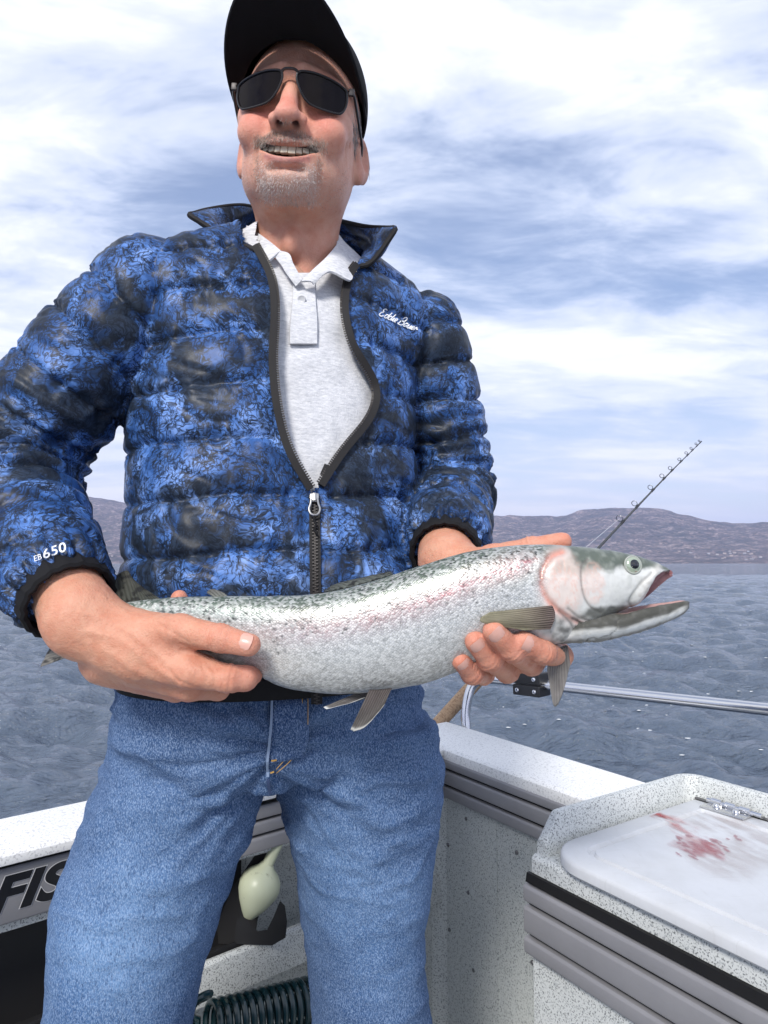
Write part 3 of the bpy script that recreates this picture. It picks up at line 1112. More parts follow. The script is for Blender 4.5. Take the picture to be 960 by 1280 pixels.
m.l.new(v, wv.inputs['Vector'])
b1 = m.bump(m.noise(m.map(v, (1, 1, 1)), 420, 4, 0.6), 0.42, 0.0022)
m.bump(m.ramp(wv.outputs['Distance'], [(0.0, 0.0), (0.12, 1.0)]), 0.22, 0.0008, b1)
Mat('nail', (0.66, 0.37, 0.30), rough=0.28, spec=0.5)

HO = P(376, 185, .925)                               # head centre, at the ears
HYAW, HPITCH, HROLL = R(0), R(1), R(3)
HS = 1.045
HR = np.array((Matrix.Rotation(HYAW, 3, 'Z') @ Matrix.Rotation(HROLL, 3, 'Y') @ Matrix.Rotation(HPITCH, 3, 'X')))


def toW(p):
    return (np.asarray(p) * HS) @ HR.T + HO


def mir(fn):
    return np.minimum(fn(1), fn(-1))


def head_sdf(X):
    A = np.abs(X[:, 0:1]); XM = np.concatenate([A, X[:, 1:]], 1).astype(np.float32)    # mirrored copy
    f = s_ell(XM, (0, .010, .042), (.0745, .099, .088))
    f = smin(f, s_ell(XM, (0, -.028, -.018), (.0665, .066, .080)), .03)
    f = smin(f, s_cap(XM, (.0455, .003, -.041), (.021, -.060, -.079), .0200, .0188), .028)          # jaw line
    f = smin(f, s_ell(XM, (.023, -.028, -.070), (.032, .043, .026)), .03)                          # fullness under the jaw
    f = smin(f, s_ell(XM, (0, -.0785, -.0880), (.0245, .0185, .0175)), .020)                          # chin
    f = smin(f, s_ell(XM, (.0425, -.060, -.004), (.024, .026, .017)), .02)                          # cheek bone
    f = smin(f, s_ell(XM, (.0410, -.0725, -.029), (.0235, .0225, .0215)), .012)                       # smiling cheek
    f = smin(f, s_ell(XM, (0, -.079, -.058), (.035, .0215, .031)), .016)                           # mouth mound
    f = smin(f, s_cap(XM, (.012, -.091, .034), (.050, -.070, .030), .0115, .010), .014)            # brow
    f = smax(f, -s_ell(XM, (.033, -.097, .013), (.016, .012, .0105)), .012)                        # eye hollow
    f = smin(f, s_ell(XM, (.032, -.077, .013), (.0135, .0125, .0125)), .004)                       # eye
    # nose
    n = s_cap(XM, (0, -.092, .022), (0, -.1090, -.020), .0085, .0110)
    n = smin(n, s_ell(XM, (0, -.1140, -.0295), (.0140, .0105, .0100)), .008)
    n = smin(n, s_ell(XM, (.0150, -.1020, -.0305), (.0092, .0110, .0082)), .005)
    f = smin(f, n, .009)
    f = smax(f, -s_ell(XM, (.0090, -.1060, -.0395), (.0050, .0066, .0080)), .0015)
    # folds
    f = smax(f, -s_chain(XM, [(.021, -.1015, -.026), (.031, -.0985, -.041), (.0395, -.0895, -.058), (.041, -.083, -.070)], [.0034, .0052, .0052, .0032]), .0045)
    for a_, b_ in ((.006, .0), (.000, -.007), (-.007, -.016), (-.018, -.034)):
        f = smax(f, -s_chain(XM, [(.0585, -.064, .004 + a_), (.0640, -.052, .003 + a_ + b_ * .5), (.0660, -.040, .002 + a_ + b_)], [.0006, .0011, .0006]), .003)
    f = smax(f, -s_chain(XM, [(0, -.0975, -.0805), (.018, -.0925, -.0820)], [.0038, .0028]), .007)      # under the lip
    # lips (curved into a smile)
    x2 = A[:, 0] ** 2
    XS = XM.copy(); XS[:, 2] = XM[:, 2] - 8.5 * x2; XS[:, 1] = XM[:, 1] - 9.0 * x2
    f = smin(f, s_cap(XS, (0, -.0985, -.0515), (.026, -.1000, -.0600), .0044, .0020), .005)
    f = smin(f, s_cap(XS, (0, -.0970, -.0745), (.026, -.0985, -.0690), .0055, .0025), .005)
    # open mouth
    g = np.sqrt((A[:, 0] / .0325) ** 2 + ((XS[:, 2] + .0635) / (.0080)) ** 2 + (np.maximum(XS[:, 1] + .076, 0) / .01) ** 2)
    f = smax(f, -((g - 1) * .0062), .0025)
    # ears
    rot = np.array(Matrix.Rotation(R(-24), 3, 'Z') @ Matrix.Rotation(R(10), 3, 'X'))
    e = s_ell(XM, (.0775, .018, -.003), (.0085, .0190, .0305), rot)
    e = smin(e, s_ell(XM, (.0745, .010, -.028), (.0070, .0095, .0115), rot), .008)
    e = smax(e, -s_ell(XM, (.0855, .013, .000), (.0075, .0115, .0195), rot), .004)
    f = smin(f, e, .006)
    # neck
    k = s_cap(XM, (0, .018, -.060), (0, .062, -.235), .0510, .0575)
    k = smin(k, s_cap(XM, (.044, .022, -.050), (.012, -.010, -.195), .0120, .0115), .022)
    k = smin(k, s_ell(XM, (0, -.026, -.140), (.010, .012, .016)), .02)
    k = smin(k, s_cap(XM, (.02, -.002, -.235), (.085, .04, -.255), .033, .030), .03)
    f = smin(f, k, .022)
    f = smax(f, -s_chain(XM, [(0, -.0330, -.163), (.030, -.0215, -.160), (.052, .004, -.150)], [.0012, .0015, .0008]), .004)
    f = smax(f, -s_chain(XM, [(0, -.0440, -.122), (.026, -.0380, -.119), (.044, -.018, -.108)], [.001, .0014, .0008]), .005)
    return f.astype(np.float32)


Vh_, Qh_ = sdf_mesh(head_sdf, (-.17, -.14, -.27), (.17, .125, .14), .00185, 1)
# pigment of the face, with shade painted into nostrils and open mouth
x, y, z = Vh_[:, 0], Vh_[:, 1], Vh_[:, 2]
ax_ = np.abs(x)
ch = np.tile(np.array([0.72, 0.385, 0.275]), (len(Vh_), 1))


def tint(cols, w, c):
    w = np.clip(w, 0, 1)[:, None]
    return cols * (1 - w) + np.asarray(c) * w


fn = fbm(Vh_, 60, 4)
front = sstep(-.045, -.075, y)
ch = tint(ch, front * np.exp(-(((ax_ - .040) / .022) ** 2 + ((z + .022) / .024) ** 2)) * .85, (0.72, 0.275, 0.21))
ch = tint(ch, np.exp(-((x / .016) ** 2 + ((z + .020) / .020) ** 2)) * sstep(-.10, -.112, y) * .85, (0.70, 0.29, 0.23))
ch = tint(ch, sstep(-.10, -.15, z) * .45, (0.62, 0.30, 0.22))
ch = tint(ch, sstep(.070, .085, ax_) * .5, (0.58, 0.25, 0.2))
xs2 = z - 8.5 * x * x
lip = np.exp(-((xs2 + .0752) / .0042) ** 2) * sstep(.031, .024, ax_) * sstep(-.088, -.093, y)
lip2 = np.exp(-((xs2 + .0525) / .0034) ** 2) * sstep(.030, .024, ax_) * sstep(-.088, -.093, y)
ch = tint(ch, lip * .85, (0.52, 0.20, 0.185)); ch = tint(ch, lip2 * .8, (0.40, 0.155, 0.14))
mus = sstep(-.071, -.050, z + .55 * ax_ - .012) * 0
mus_w = sstep(-.0370, -.0415, z + .10 * ax_) * sstep(-.0560, -.0500, z - 3.0 * x * x + .30 * np.maximum(ax_ - .016, 0)) * sstep(.046, .036, ax_) * sstep(-.074, -.084, y)
ch = tint(ch, mus_w * (.42 + .4 * fn), (0.34, 0.23, 0.19))
gt = sstep(-.080, -.089, z + .35 * np.maximum(.030 - ax_, 0) - .0105) * sstep(-.113, -.105, z) * sstep(.040, .030, ax_ + .5 * np.maximum(-.096 - z, 0)) * sstep(-.046, -.058, y)
ch = tint(ch, gt * (.40 + .35 * fn), (0.66, 0.55, 0.50))
nost = np.exp(-(((ax_ - .0090) / .0042) ** 2 + ((y + .1060) / .0058) ** 2 + ((z + .0335) / .0050) ** 2) * .8)
ch = tint(ch, nost * 1.6, (0.06, 0.02, 0.018))  # shade inside the nostrils put into the colour
stub = sstep(-.035, -.07, z) * sstep(-.12, -.095, z)
ch = tint(ch, stub * .18 * (1 + fn), (0.38, 0.27, 0.23))
inm = ((ax_ / .034) ** 2 + ((xs2 + .063) / .0085) ** 2 < 1.0) & (y > -.0935) & (y < -.02)
ch[inm] = (0.035, 0.012, 0.012)  # mouth hollow coloured near black to stand for its shade
ch *= (1 + .10 * fn)[:, None]

# ---------------------------------------------------------------- hands
def hand_chain(pts, rad):
    return [P(*p) for p in pts], rad


RH = dict(
    thumb=hand_chain([(150, 790, .672), (226, 790, .640), (276, 798, .622), (311, 806, .6165)], [.0215, .0165, .0125, .0106]),
    index=hand_chain([(150, 815, .665), (238, 838, .638), (286, 848, .634), (306, 848, .640), (316, 844, .652)], [.021, .0168, .0122, .0108, .009]),
    middle=hand_chain([(140, 825, .68), (236, 856, .662), (272, 860, .690), (272, 832, .715), (262, 800, .720)], [.02, .0155, .0115, .0105, .009]),
    ring=hand_chain([(130, 830, .69), (220, 858, .690), (248, 852, .716), (240, 798, .722), (224, 748, .708)], [.02, .015, .011, .0102, .0088]),
    pinky=hand_chain([(125, 825, .70), (200, 850, .706), (225, 852, .728), (222, 820, .738), (214, 790, .735)], [.018, .014, .0105, .0095, .008]),
)
LH = dict(
    thumb=hand_chain([(575, 712, .762), (618, 699, .735), (664, 686, .722), (703, 677, .716)], [.021, .0160, .0122, .0098]),
    pinky=hand_chain([(570, 740, .765), (592, 806, .728), (604, 842, .690), (590, 842, .655), (576, 826, .6385)], [.018, .0130, .0106, .0100, .0090]),
    ring=hand_chain([(585, 735, .76), (616, 800, .722), (634, 838, .676), (612, 824, .640), (594, 802, .6265)], [.020, .0140, .0115, .0108, .0098]),
    middle=hand_chain([(600, 730, .758), (642, 796, .718), (664, 828, .668), (640, 812, .630), (617, 789, .6165)], [.020, .0145, .0120, .0113, .0102]),
    index=hand_chain([(615, 730, .755), (672, 790, .716), (700, 820, .674), (678, 815, .638), (655, 802, .626)], [.020, .0145, .0118, .0110, .0098]),
)


def make_hand(H, wrist, elbow, wr, lo, hi, palm):
    wrist = np.asarray(wrist); el = np.asarray(elbow)
    arm0 = wrist + norm(el - wrist) * 0.11
    def fn(X):
        f = s_cap(X, arm0, wrist, wr * 1.22, wr)
        for c_, r_ in palm:
            f = smin(f, s_ell(X, c_, r_[0], r_[1]) if len(r_) == 2 and hasattr(r_[0], '__len__') else s_cap(X, c_[0], c_[1], r_[0], r_[1]), .022)
        for k, (pts, rad) in H.items():
            base = s_cap(X, pts[0], pts[1], rad[0], rad[1])
            f = smin(f, base, .014)
        for k, (pts, rad) in H.items():
            g = s_chain(X, pts[1:], rad[1:], .004)
            # knuckle swell
            for q in range(2, len(pts) - 1):
                g = smin(g, np.linalg.norm(X - np.asarray(pts[q], np.float32), axis=1) - rad[q] * 1.03, .004)
                # shallow creases over the joint
            f = smin(f, g, .0042)
        return f.astype(np.float32)
    V, Q = sdf_mesh(fn, lo, hi, .0017, 1)
    return V, Q


def box_of(H, extra, pad=.035):
    pts = np.vstack([np.array(p) for p, _ in H.values()] + [np.atleast_2d(e) for e in extra])
    return pts.min(0) - pad, pts.max(0) + pad


lo, hi = box_of(RH, [RW, RW + norm(RE - RW) * .11], .045)
VR_, QR_ = make_hand(RH, RW + np.array([0.004, 0, 0]), RE, .0335, lo, hi, [((P(110, 782, .672), P(175, 812, .660)), (.034, .030))])
lo, hi = box_of(LH, [LW, LW + norm(LE - LW) * .11], .045)
VL_, QL_ = make_hand(LH, LW, LE, .031, lo, hi, [((P(575, 715, .775), P(630, 775, .738)), (.030, .026))])


def hand_cols(V, H):
    c = np.tile(np.array([0.60, 0.310, 0.208]), (len(V), 1))
    nz = fbm(V, 40, 4)
    for k, (pts, rad) in H.items():
        for q in range(1, len(pts)):
            d = np.linalg.norm(V - pts[q], axis=1)
            c = tint(c, np.exp(-(d / .016) ** 2) * (.6 if q >= len(pts) - 2 else .45), (0.64, 0.255, 0.19))
    c = tint(c, np.clip(nz, 0, 1) * .35, (0.50, 0.25, 0.18))
    return c * (1 + .08 * nz)[:, None]


def crease(V, Q, H, defs):
    """fine skin folds: rings around finger joints"""
    Nn = vnormals(V, Q)
    d = np.zeros(len(V))
    for name, j, offs, amp in defs:
        pts, rad = H[name]
        ax = norm(np.asarray(pts[min(j + 1, len(pts) - 1)]) - np.asarray(pts[j - 1]))
        t = (V - pts[j]) @ ax
        rr_ = np.linalg.norm(V - pts[j], axis=1)
        for o_ in offs:
            d -= amp * np.exp(-((t - o_) / .0013) ** 2) * (rr_ < rad[j] * 1.7)
    d += .0006 * fbm(V, 160, 3)
    return V + Nn * d[:, None]


VR_ = crease(VR_, QR_, RH, [('thumb', 2, (-.006, -.002, .002, .006), .0010), ('index', 2, (-.003, .003), .0008)])
VL_ = crease(VL_, QL_, LH, [(k, j, (-.003, .001, .005), .0009) for k in ('pinky', 'ring', 'middle', 'index') for j in (2, 3)] + [('thumb', 2, (-.003, .002), .0008)])
# tendons / skin folds of the thumb web on the back of the right hand
Nn = vnormals(VR_, QR_)
web = [P(196, 792, .640), P(222, 806, .628), P(250, 822, .622), P(270, 830, .624)]
dw = np.full(len(VR_), 9.0)
wc = catmull(web, 24)
for q in wc:
    dw = np.minimum(dw, np.linalg.norm(VR_ - q, axis=1))
VR_ = VR_ - Nn * (.0028 * np.exp(-(dw / .008) ** 2))[:, None]
# veins, tendons and fine cross folds on the back of the hand
Nn = vnormals(VR_, QR_)
px_, py_, _d2 = pix(VR_)
fc_ = np.clip(Nn @ np.array([0, -1., 0]), 0, 1)
rise = np.zeros(len(VR_))
for line, w_, a_ in (([(100, 765), (135, 775), (175, 800), (205, 825)], 4.0, .0011), ([(110, 790), (150, 800), (190, 832), (215, 848)], 4.5, .0010), ([(140, 755), (175, 772), (215, 778)], 4.0, .0009),
                     ([(130, 812), (165, 835), (200, 855)], 4.5, .0010), ([(150, 775), (170, 792), (178, 815)], 3.0, .0007)):
    c_ = catmull(np.array(line, float), 50)
    dd = np.full(len(VR_), 1e9)
    for q in c_:
        dd = np.minimum(dd, np.hypot(px_ - q[0], py_ - q[1]))
    rise += a_ * np.exp(-(dd / w_) ** 2)
rise -= .00045 * (np.sin((px_ * .95 + py_ * .25) / 4.2 + 5 * fbm(VR_, 45, 2)) > .55) * np.exp(-(((px_ - 150) / 60) ** 2 + ((py_ - 785) / 40) ** 2))
for line in ([(225, 812), (243, 818), (262, 822)], [(212, 838), (222, 850), (240, 858)], [(252, 832), (258, 842), (258, 852)], [(262, 832), (268, 842), (268, 852)], [(190, 775), (215, 790), (235, 803)]):
    c_ = catmull(np.array(line, float), 30)
    dd = np.full(len(VR_), 1e9)
    for q in c_:
        dd = np.minimum(dd, np.hypot(px_ - q[0], py_ - q[1]))
    rise -= .0011 * np.exp(-(dd / 1.8) ** 2)
VR_ = VR_ + Nn * (rise * fc_)[:, None]
VW_ = toW(Vh_)

# the rest of the figure under the clothes
def under(X):
    f = TORSO.sdf(X, .028)
    f = smin(f, s_cap(X, NB, RS, .04, .04), .03)
    f = smin(f, s_cap(X, NB, LS, .04, .036), .03)
    f = smin(f, s_chain(X, [RS, RE, RW], [.045, .038, .033]), .03)
    f = smin(f, s_chain(X, [LS, LE, LW], [.038, .034, .030]), .03)
    hp = P(338, 900, .90)
    f = smin(f, s_ell(X, hp, (.165, .095, .065)), .03)
    f = smin(f, s_chain(X, [P(225, 960, .895), P(142, 1280, .845), np.array([-.372, .90, .08])], [.055, .045, .033]), .03)
    f = smin(f, s_chain(X, [P(448, 960, .93), P(464, 1280, .955), np.array([-.005, 1.02, .08])], [.055, .042, .033]), .03)
    return f.astype(np.float32)


VU_, QU_ = sdf_mesh(under, (-.62, .55, .04), (.3, 1.25, 1.62), .011, 1)
Vb = np.vstack([VW_, VR_, VL_, VU_])
nb = np.cumsum([0, len(VW_), len(VR_), len(VL_)])
Qb = np.vstack([Qh_, QR_ + nb[1], QL_ + nb[2], QU_ + nb[3]])
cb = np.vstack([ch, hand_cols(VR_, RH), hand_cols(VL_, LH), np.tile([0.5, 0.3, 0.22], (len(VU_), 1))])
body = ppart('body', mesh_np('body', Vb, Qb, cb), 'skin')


# finger nails
def nail(tip, prev, toward, w, l, back=.004):
    tip, prev = np.asarray(tip), np.asarray(prev)
    t = norm(tip - prev)
    up = np.asarray(toward, float); up = norm(up - t * (up @ t))
    s = np.cross(t, up)
    V, F = [], []
    nu, nv = 9, 9
    for i in range(nu):
        for j in range(nv):
            a = (i / (nu - 1) * 2 - 1); b = (j / (nv - 1) * 2 - 1)
            aa, bb = a * math.sqrt(1 - b * b / 2.6), b * math.sqrt(1 - a * a / 2.6)
            ph = aa * 0.95
            r = w / 0.86
            p = tip + t * (bb * l - back) + s * (r * math.sin(ph)) + up * (r * math.cos(ph) - 0.0012 * bb * bb * (1 if b > 0 else 1.4))
            V.append(p)
    for i in range(nu - 1):
        for j in range(nv - 1):
            F.append((i * nv + j, (i + 1) * nv + j, (i + 1) * nv + j + 1, i * nv + j + 1))
    return np.array(V), F


cam_p = np.array([0, 0, CAM_H])
nl = []
for H, keys in ((RH, ('thumb',)), (LH, ('pinky', 'ring', 'middle', 'index'))):
    for k in keys:
        pts, rad = H[k]
        tw = norm(cam_p - pts[-1])
        if H is RH: tw = norm(tw + np.array([0.12, 0, 0.25]))
        V, F = nail(pts[-1], pts[-2], tw, rad[-1] * .80, rad[-1] * .82, .0012 if H is LH else .0035)
        ppart('fingernail', MB().add(V + tw * .0014, F).build('x', MATS['nail'], None).data, 'nail', body)
        bpy.data.objects.remove(bpy.data.objects['x'])

# teeth
Mat('tooth', (0.72, 0.65, 0.50), rough=0.25, spec=0.5)
tm = MB()
tw_ = [.0086, .0070, .0076, .0068, .0064]
xs_ = 0.0
for k, w in enumerate(tw_):
    for sgn in (1, -1):
        xc = (xs_ + w / 2) * sgn
        yy = -.0905 + 11.5 * xc * xc
        zz = -.0585 + 7.6 * xc * xc
        hgt = .0098 if k == 0 else (.0088 if k == 1 else .0086)
        rot = Matrix.Rotation(math.atan(23 * xc), 3, 'Z')
        tm.box((xc, yy - (.0006 if (k * 2 + sgn) % 3 else 0), zz + .0005 * ((k * 3 + sgn) % 3 - 1)), (w * 1.0, .0055, hgt), np.array(rot), .0013, 3)
    xs_ += w
tv = np.vstack(tm.V); tm.V = [toW(tv)]
ppart('teeth', tm.build('x', MATS['tooth'], None).data, 'tooth', body)
bpy.data.objects.remove(bpy.data.objects['x'])


# facial hair: short curved blades rooted on the skin
def hairs(V, Q, w, count, length, down, mat, name, seed, spread=.5, width=.00022):
    r = np.random.default_rng(seed)
    Nn = vnormals(V, Q)
    pq = w[Q].mean(1)
    pq = pq / pq.sum()
    idx = r.choice(len(Q), count, p=pq)
    uv = r.random((count, 2))[..., None]
    a = V[Q[idx, 0]] * (1 - uv[:, 0]) + V[Q[idx, 1]] * uv[:, 0]
    b = V[Q[idx, 3]] * (1 - uv[:, 0]) + V[Q[idx, 2]] * uv[:, 0]
    root = a * (1 - uv[:, 1]) + b * uv[:, 1]
    n = norm(Nn[Q[idx, 0]])
    dr = norm(n * (.55 if length < .01 else .12) + np.asarray(down) + r.normal(0, spread, (count, 3)))
    L = (length * r.uniform(.5, 1.2, count))[:, None]
    mid = root + dr * L * .55
    tip = mid + norm(dr + np.array([0, 0, -.45])) * L * .5
    side = norm(np.cross(dr, r.normal(0, 1, (count, 3)))) * width
    Vv = np.stack([root - side, root + side, mid + side * .8, mid - side * .8, tip], 1).reshape(-1, 3)
    k = np.arange(count)[:, None] * 5
    F = [tuple(q) for q in (k + np.array([[0, 1, 2, 3]])).tolist()] + [tuple(q) for q in (k + np.array([[3, 2, 4]])).tolist()]
    g = np.repeat(r.random(count), 5)
    me = bpy.data.meshes.new(name)
    me.from_pydata(toW(Vv).tolist(), [], F)
    at = me.attributes.new('tone', 'FLOAT', 'POINT'); at.data.foreach_set('value', g.astype(np.float32))
    o_ = ppart(name, me, mat, body)
    o_['kind'] = 'stuff'
    return o_


for nm, c0, c1 in (('hair_white', (0.46, 0.43, 0.41), (0.90, 0.88, 0.86)), ('hair_mixed', (0.20, 0.15, 0.12), (0.66, 0.58, 0.52)), ('hair_grey', (0.15, 0.14, 0.14), (0.62, 0.60, 0.59))):
    m = Mat(nm, c1, rough=0.5)
    m.set('Base Color', m.mix(m.attr('tone', 'Fac'), c0, c1))
hairs(Vh_, Qh_, np.clip(mus_w, 0, 1) ** .8 + .0, 2400, .0044, (0, -.05, -.9), 'hair_mixed', 'moustache', 1, .30, .00014)
side_w = np.exp(-((ax_ - .0370) / .0045) ** 2) * sstep(-.092, -.084, z) * sstep(-.058, -.066, z) * sstep(-.06, -.07, y)
hairs(Vh_, Qh_, np.clip(side_w, 0, 1), 420, .0030, (0, -.05, -.9), 'hair_mixed', 'beard_side', 4, .3, .00013)
hairs(Vh_, Qh_, np.clip(gt, 0, 1), 2500, .0032, (0, -.15, -.8), 'hair_white', 'goatee', 2, .35, .00014)
stw = stub * sstep(-.02, -.05, y) * (1 - gt) * (1 - inm)
hairs(Vh_, Qh_, np.clip(stw, 0, 1), 2200, .0014, (0, -.1, -.5), 'hair_grey', 'stubble', 3, .4, .00012)
temple = sstep(.058, .068, ax_) * sstep(.062, .05, z) * sstep(-.016, -.002, z) * sstep(-.052, -.036, y) * sstep(.085, .06, y)
temple = np.maximum(temple, sstep(.03, .06, y) * sstep(-.075, -.05, z) * sstep(.07, .05, z) * (ax_ < .074))
temple *= 1 - np.exp(-(((ax_ - .084) / .012) ** 2 + ((y - .016) / .02) ** 2 + ((z + .004) / .035) ** 2))
hairs(Vh_, Qh_, np.clip(temple, 0, 1), 6000, .012, (0, .9, -.75), 'hair_grey', 'hair', 5, .12, .00025)

# ================================================================== clothes
# ---------------------------------------------------------------- jacket cloth
def camo(name):
    m = Mat(name, (0.05, 0.1, 0.4), rough=0.48, spec=0.18)
    v = m.coord('Object')
    wp = m.new('ShaderNodeTexNoise', inp={'Scale': 9.0, 'Detail': 4.0, 'Roughness': 0.6})
    m.l.new(v, wp.inputs['Vector'])
    off = m.new('ShaderNodeVectorMath', operation='SCALE', inp={'Scale': 0.10})
    m.l.new(wp.outputs['Color'], off.inputs[0])
    add = m.new('ShaderNodeVectorMath', operation='ADD')
    m.l.new(v, add.inputs[0]); m.l.new(off.outputs[0], add.inputs[1])
    vw = add.outputs[0]
    # blue ground with lighter and darker clouds
    blue = m.ramp(m.noise(v, 19, 5, 0.56, 0.5), [(0.30, (0.010, 0.028, 0.085)), (0.45, (0.030, 0.088, 0.265)), (0.55, (0.080, 0.185, 0.48)), (0.67, (0.19, 0.33, 0.70))])
    # big dark areas
    dark = m.ramp(m.noise(vw, 13, 5, 0.62, 0.6), [(0.49, 0.0), (0.575, 0.94)])
    c = m.mix(dark, blue, (0.020, 0.028, 0.040))
    # branches: thin dark cell edges at three sizes, stretched different ways
    for sc, st, rz, th, am in ((38, (1.0, 1.0, 0.35), 0.5, 0.035, 0.7),):
        e = m.voro(m.map(vw, st, (rz * .6, rz, rz * 1.3)), sc, 'DISTANCE_TO_EDGE')
        gate = m.noise(v, sc * 0.35, 3, 0.5)
        ln = m.math('MULTIPLY', m.ramp(e, [(th * .35, am), (th, 0.0)]), m.ramp(gate, [(0.40, 0.0), (0.52, 1.0)]))
        c = m.mix(ln, c, (0.010, 0.014, 0.022))
    for k_, (sx, sy, sz, rx, ry, rz, off_) in enumerate(((105, 105, 17, .5, .2, .0, 1.), (105, 17, 105, .3, .6, .7, 5.), (17, 105, 105, .0, .5, 1.1, 9.), (140, 140, 24, -.7, .4, .3, 13.), (24, 140, 140, .6, -.9, .2, 21.))):
        rn = m.noise(m.map(vw, (sx, sy, sz), (rx, ry, rz), (off_, off_, off_)), 1.0, 2, 0.5)
        rd = m.math('ABSOLUTE', m.math('SUBTRACT', rn, 0.5))
        gate = m.noise(v, 22 + 5 * k_, 3, 0.5)
        ln = m.math('MULTIPLY', m.ramp(rd, [(0.010, 0.85), (0.040, 0.0)]), m.ramp(gate, [(0.42, 0.0), (0.52, 1.0)]))
        c = m.mix(ln, c, (0.011, 0.015, 0.024))
    # pale twig flecks on the dark areas
    e = m.voro(m.map(vw, (1, 0.5, 0.7), (1, 2, .5)), 60, 'DISTANCE_TO_EDGE')
    fl = m.math('MULTIPLY', m.ramp(e, [(0.006, 0.18), (0.02, 0.0)]), m.ramp(m.noise(v, 16, 3), [(0.5, 0.0), (0.6, 1.0)]))
    c = m.mix(fl, c, (0.10, 0.17, 0.38))
    m.set('Base Color', c)
    m.set('Roughness', m.ramp(m.noise(v, 30, 3), [(0.3, 0.36), (0.7, 0.48)]))
    b1 = m.bump(m.noise(m.map(v, (1, 1, 0.6)), 30, 3, 0.5, 0.3), 0.22, 0.006)
    m.bump(m.noise(v, 170, 3, 0.6, 0.2), 0.08, 0.0016, b1)
    return m


camo('camo_nylon')
Mat('black_knit', (0.010, 0.010, 0.012), rough=0.8, spec=0.2)
Mat('zip_tape', (0.018, 0.017, 0.018), rough=0.7, spec=0.25)
Mat('zip_teeth', (0.055, 0.048, 0.045), rough=0.45, spec=0.4)
m = Mat('antique_metal', (0.46, 0.45, 0.43), rough=0.32, metal=1.0)
Mat('white_print', (0.85, 0.86, 0.88), rough=0.5)

R_ARM = catmull([RS, RS * .5 + RE * .5 + np.array([-.012, -.01, .004]), RE, RE * .45 + RW * .55 + np.array([-.006, 0, -.008]), RW + norm(RE - RW) * .028], 40)
R_RAD = np.interp(np.linspace(0, 1, 40), [0, .25, .5, .75, .90, 1], [.080, .0745, .071, .064, .058, .046])
L_ARM = catmull([LS, LS * .5 + LE * .5 + np.array([.008, .01, 0]), LE + np.array([0, .0, -.004]), LE * .45 + LW * .55, LW + norm(LE - LW) * .028], 40)
L_RAD = np.interp(np.linspace(0, 1, 40), [0, .25, .5, .75, .90, 1], [.070, .066, .064, .058, .053, .042])


def arm_sdf(X, path, rad, ret=False):
    """distance to a tapered bent tube and arc position along it"""
    best = np.full(len(X), 9.0, np.float32); arc = np.zeros(len(X), np.float32)
    L = np.concatenate([[0], np.cumsum(np.linalg.norm(np.diff(path, axis=0), axis=1))])
    step = 2
    for i in range(0, len(path) - 1, step):
        j = min(i + step, len(path) - 1)
        a, b = path[i].astype(np.float32), path[j].astype(np.float32)
        ab = b - a
        t = np.clip(((X - a) @ ab) / float(ab @ ab), 0, 1)
        d = np.linalg.norm(X - a - t[:, None] * ab, axis=1) - (rad[i] + (rad[j] - rad[i]) * t)
        w = d < best
        best = np.where(w, d, best)
        if ret:
            arc = np.where(w, L[i] + (L[j] - L[i]) * t, arc)
    # cut flat at the wrist
    e = path[-1].astype(np.float32); tn = norm(path[-1] - path[-3]).astype(np.float32)
    pl = (X - e) @ tn
    near = np.linalg.norm(X - e, axis=1) < .12
    best = np.where(near, np.maximum(best, pl), best)
    return (best, arc, L[-1]) if ret else best


def torso_sdf(X, off=0.0):
    f = TORSO.sdf(X, off)
    f = smin(f, s_cap(X, P(335, 350, .955), RS + np.array([.015, 0, .002]), .062 - off, .074 - off), .05)
    f = smin(f, s_cap(X, P(402, 356, .985), LS + np.array([-.012, 0, 0]), .060 - off, .066 - off), .05)
    # chest and belly fullness
    f = smin(f, s_ell(X, P(400, 770, .80), (.11 - off, .045 - off, .09 - off)), .05)
    return f


def jacket_sdf(X):
    f = torso_sdf(X)
    f = smin(f, arm_sdf(X, R_ARM, R_RAD), .016)
    f = smin(f, arm_sdf(X, L_ARM, L_RAD), .016)
    hem = P(340, 847, .78)[2]
    f = np.maximum(f, hem - X[:, 2])
    return f.astype(np.float32)


VJ, QJ = sdf_mesh(jacket_sdf, (-.64, .50, .90), (.30, 1.27, 1.66), .0036, 2)
NJ = vnormals(VJ, QJ)
X32 = VJ.astype(np.float32)
fT = torso_sdf(X32)
fR, aR, LR = arm_sdf(X32, R_ARM, R_RAD, True)
fL, aL, LL_ = arm_sdf(X32, L_ARM, L_RAD, True)
isR = fR < np.minimum(fT, fL); isL = (fL < fT) & ~isR; isT = ~(isR | isL)
ru = (VJ - np.array([-.15, .93, 0])) @ BU
n_lo = fbm(VJ, 5.0, 3); n_mid = fbm(VJ, 13.0, 3, .5, 3.0); n_hi = fbm(VJ, 38.0, 3, .5, 7.0)
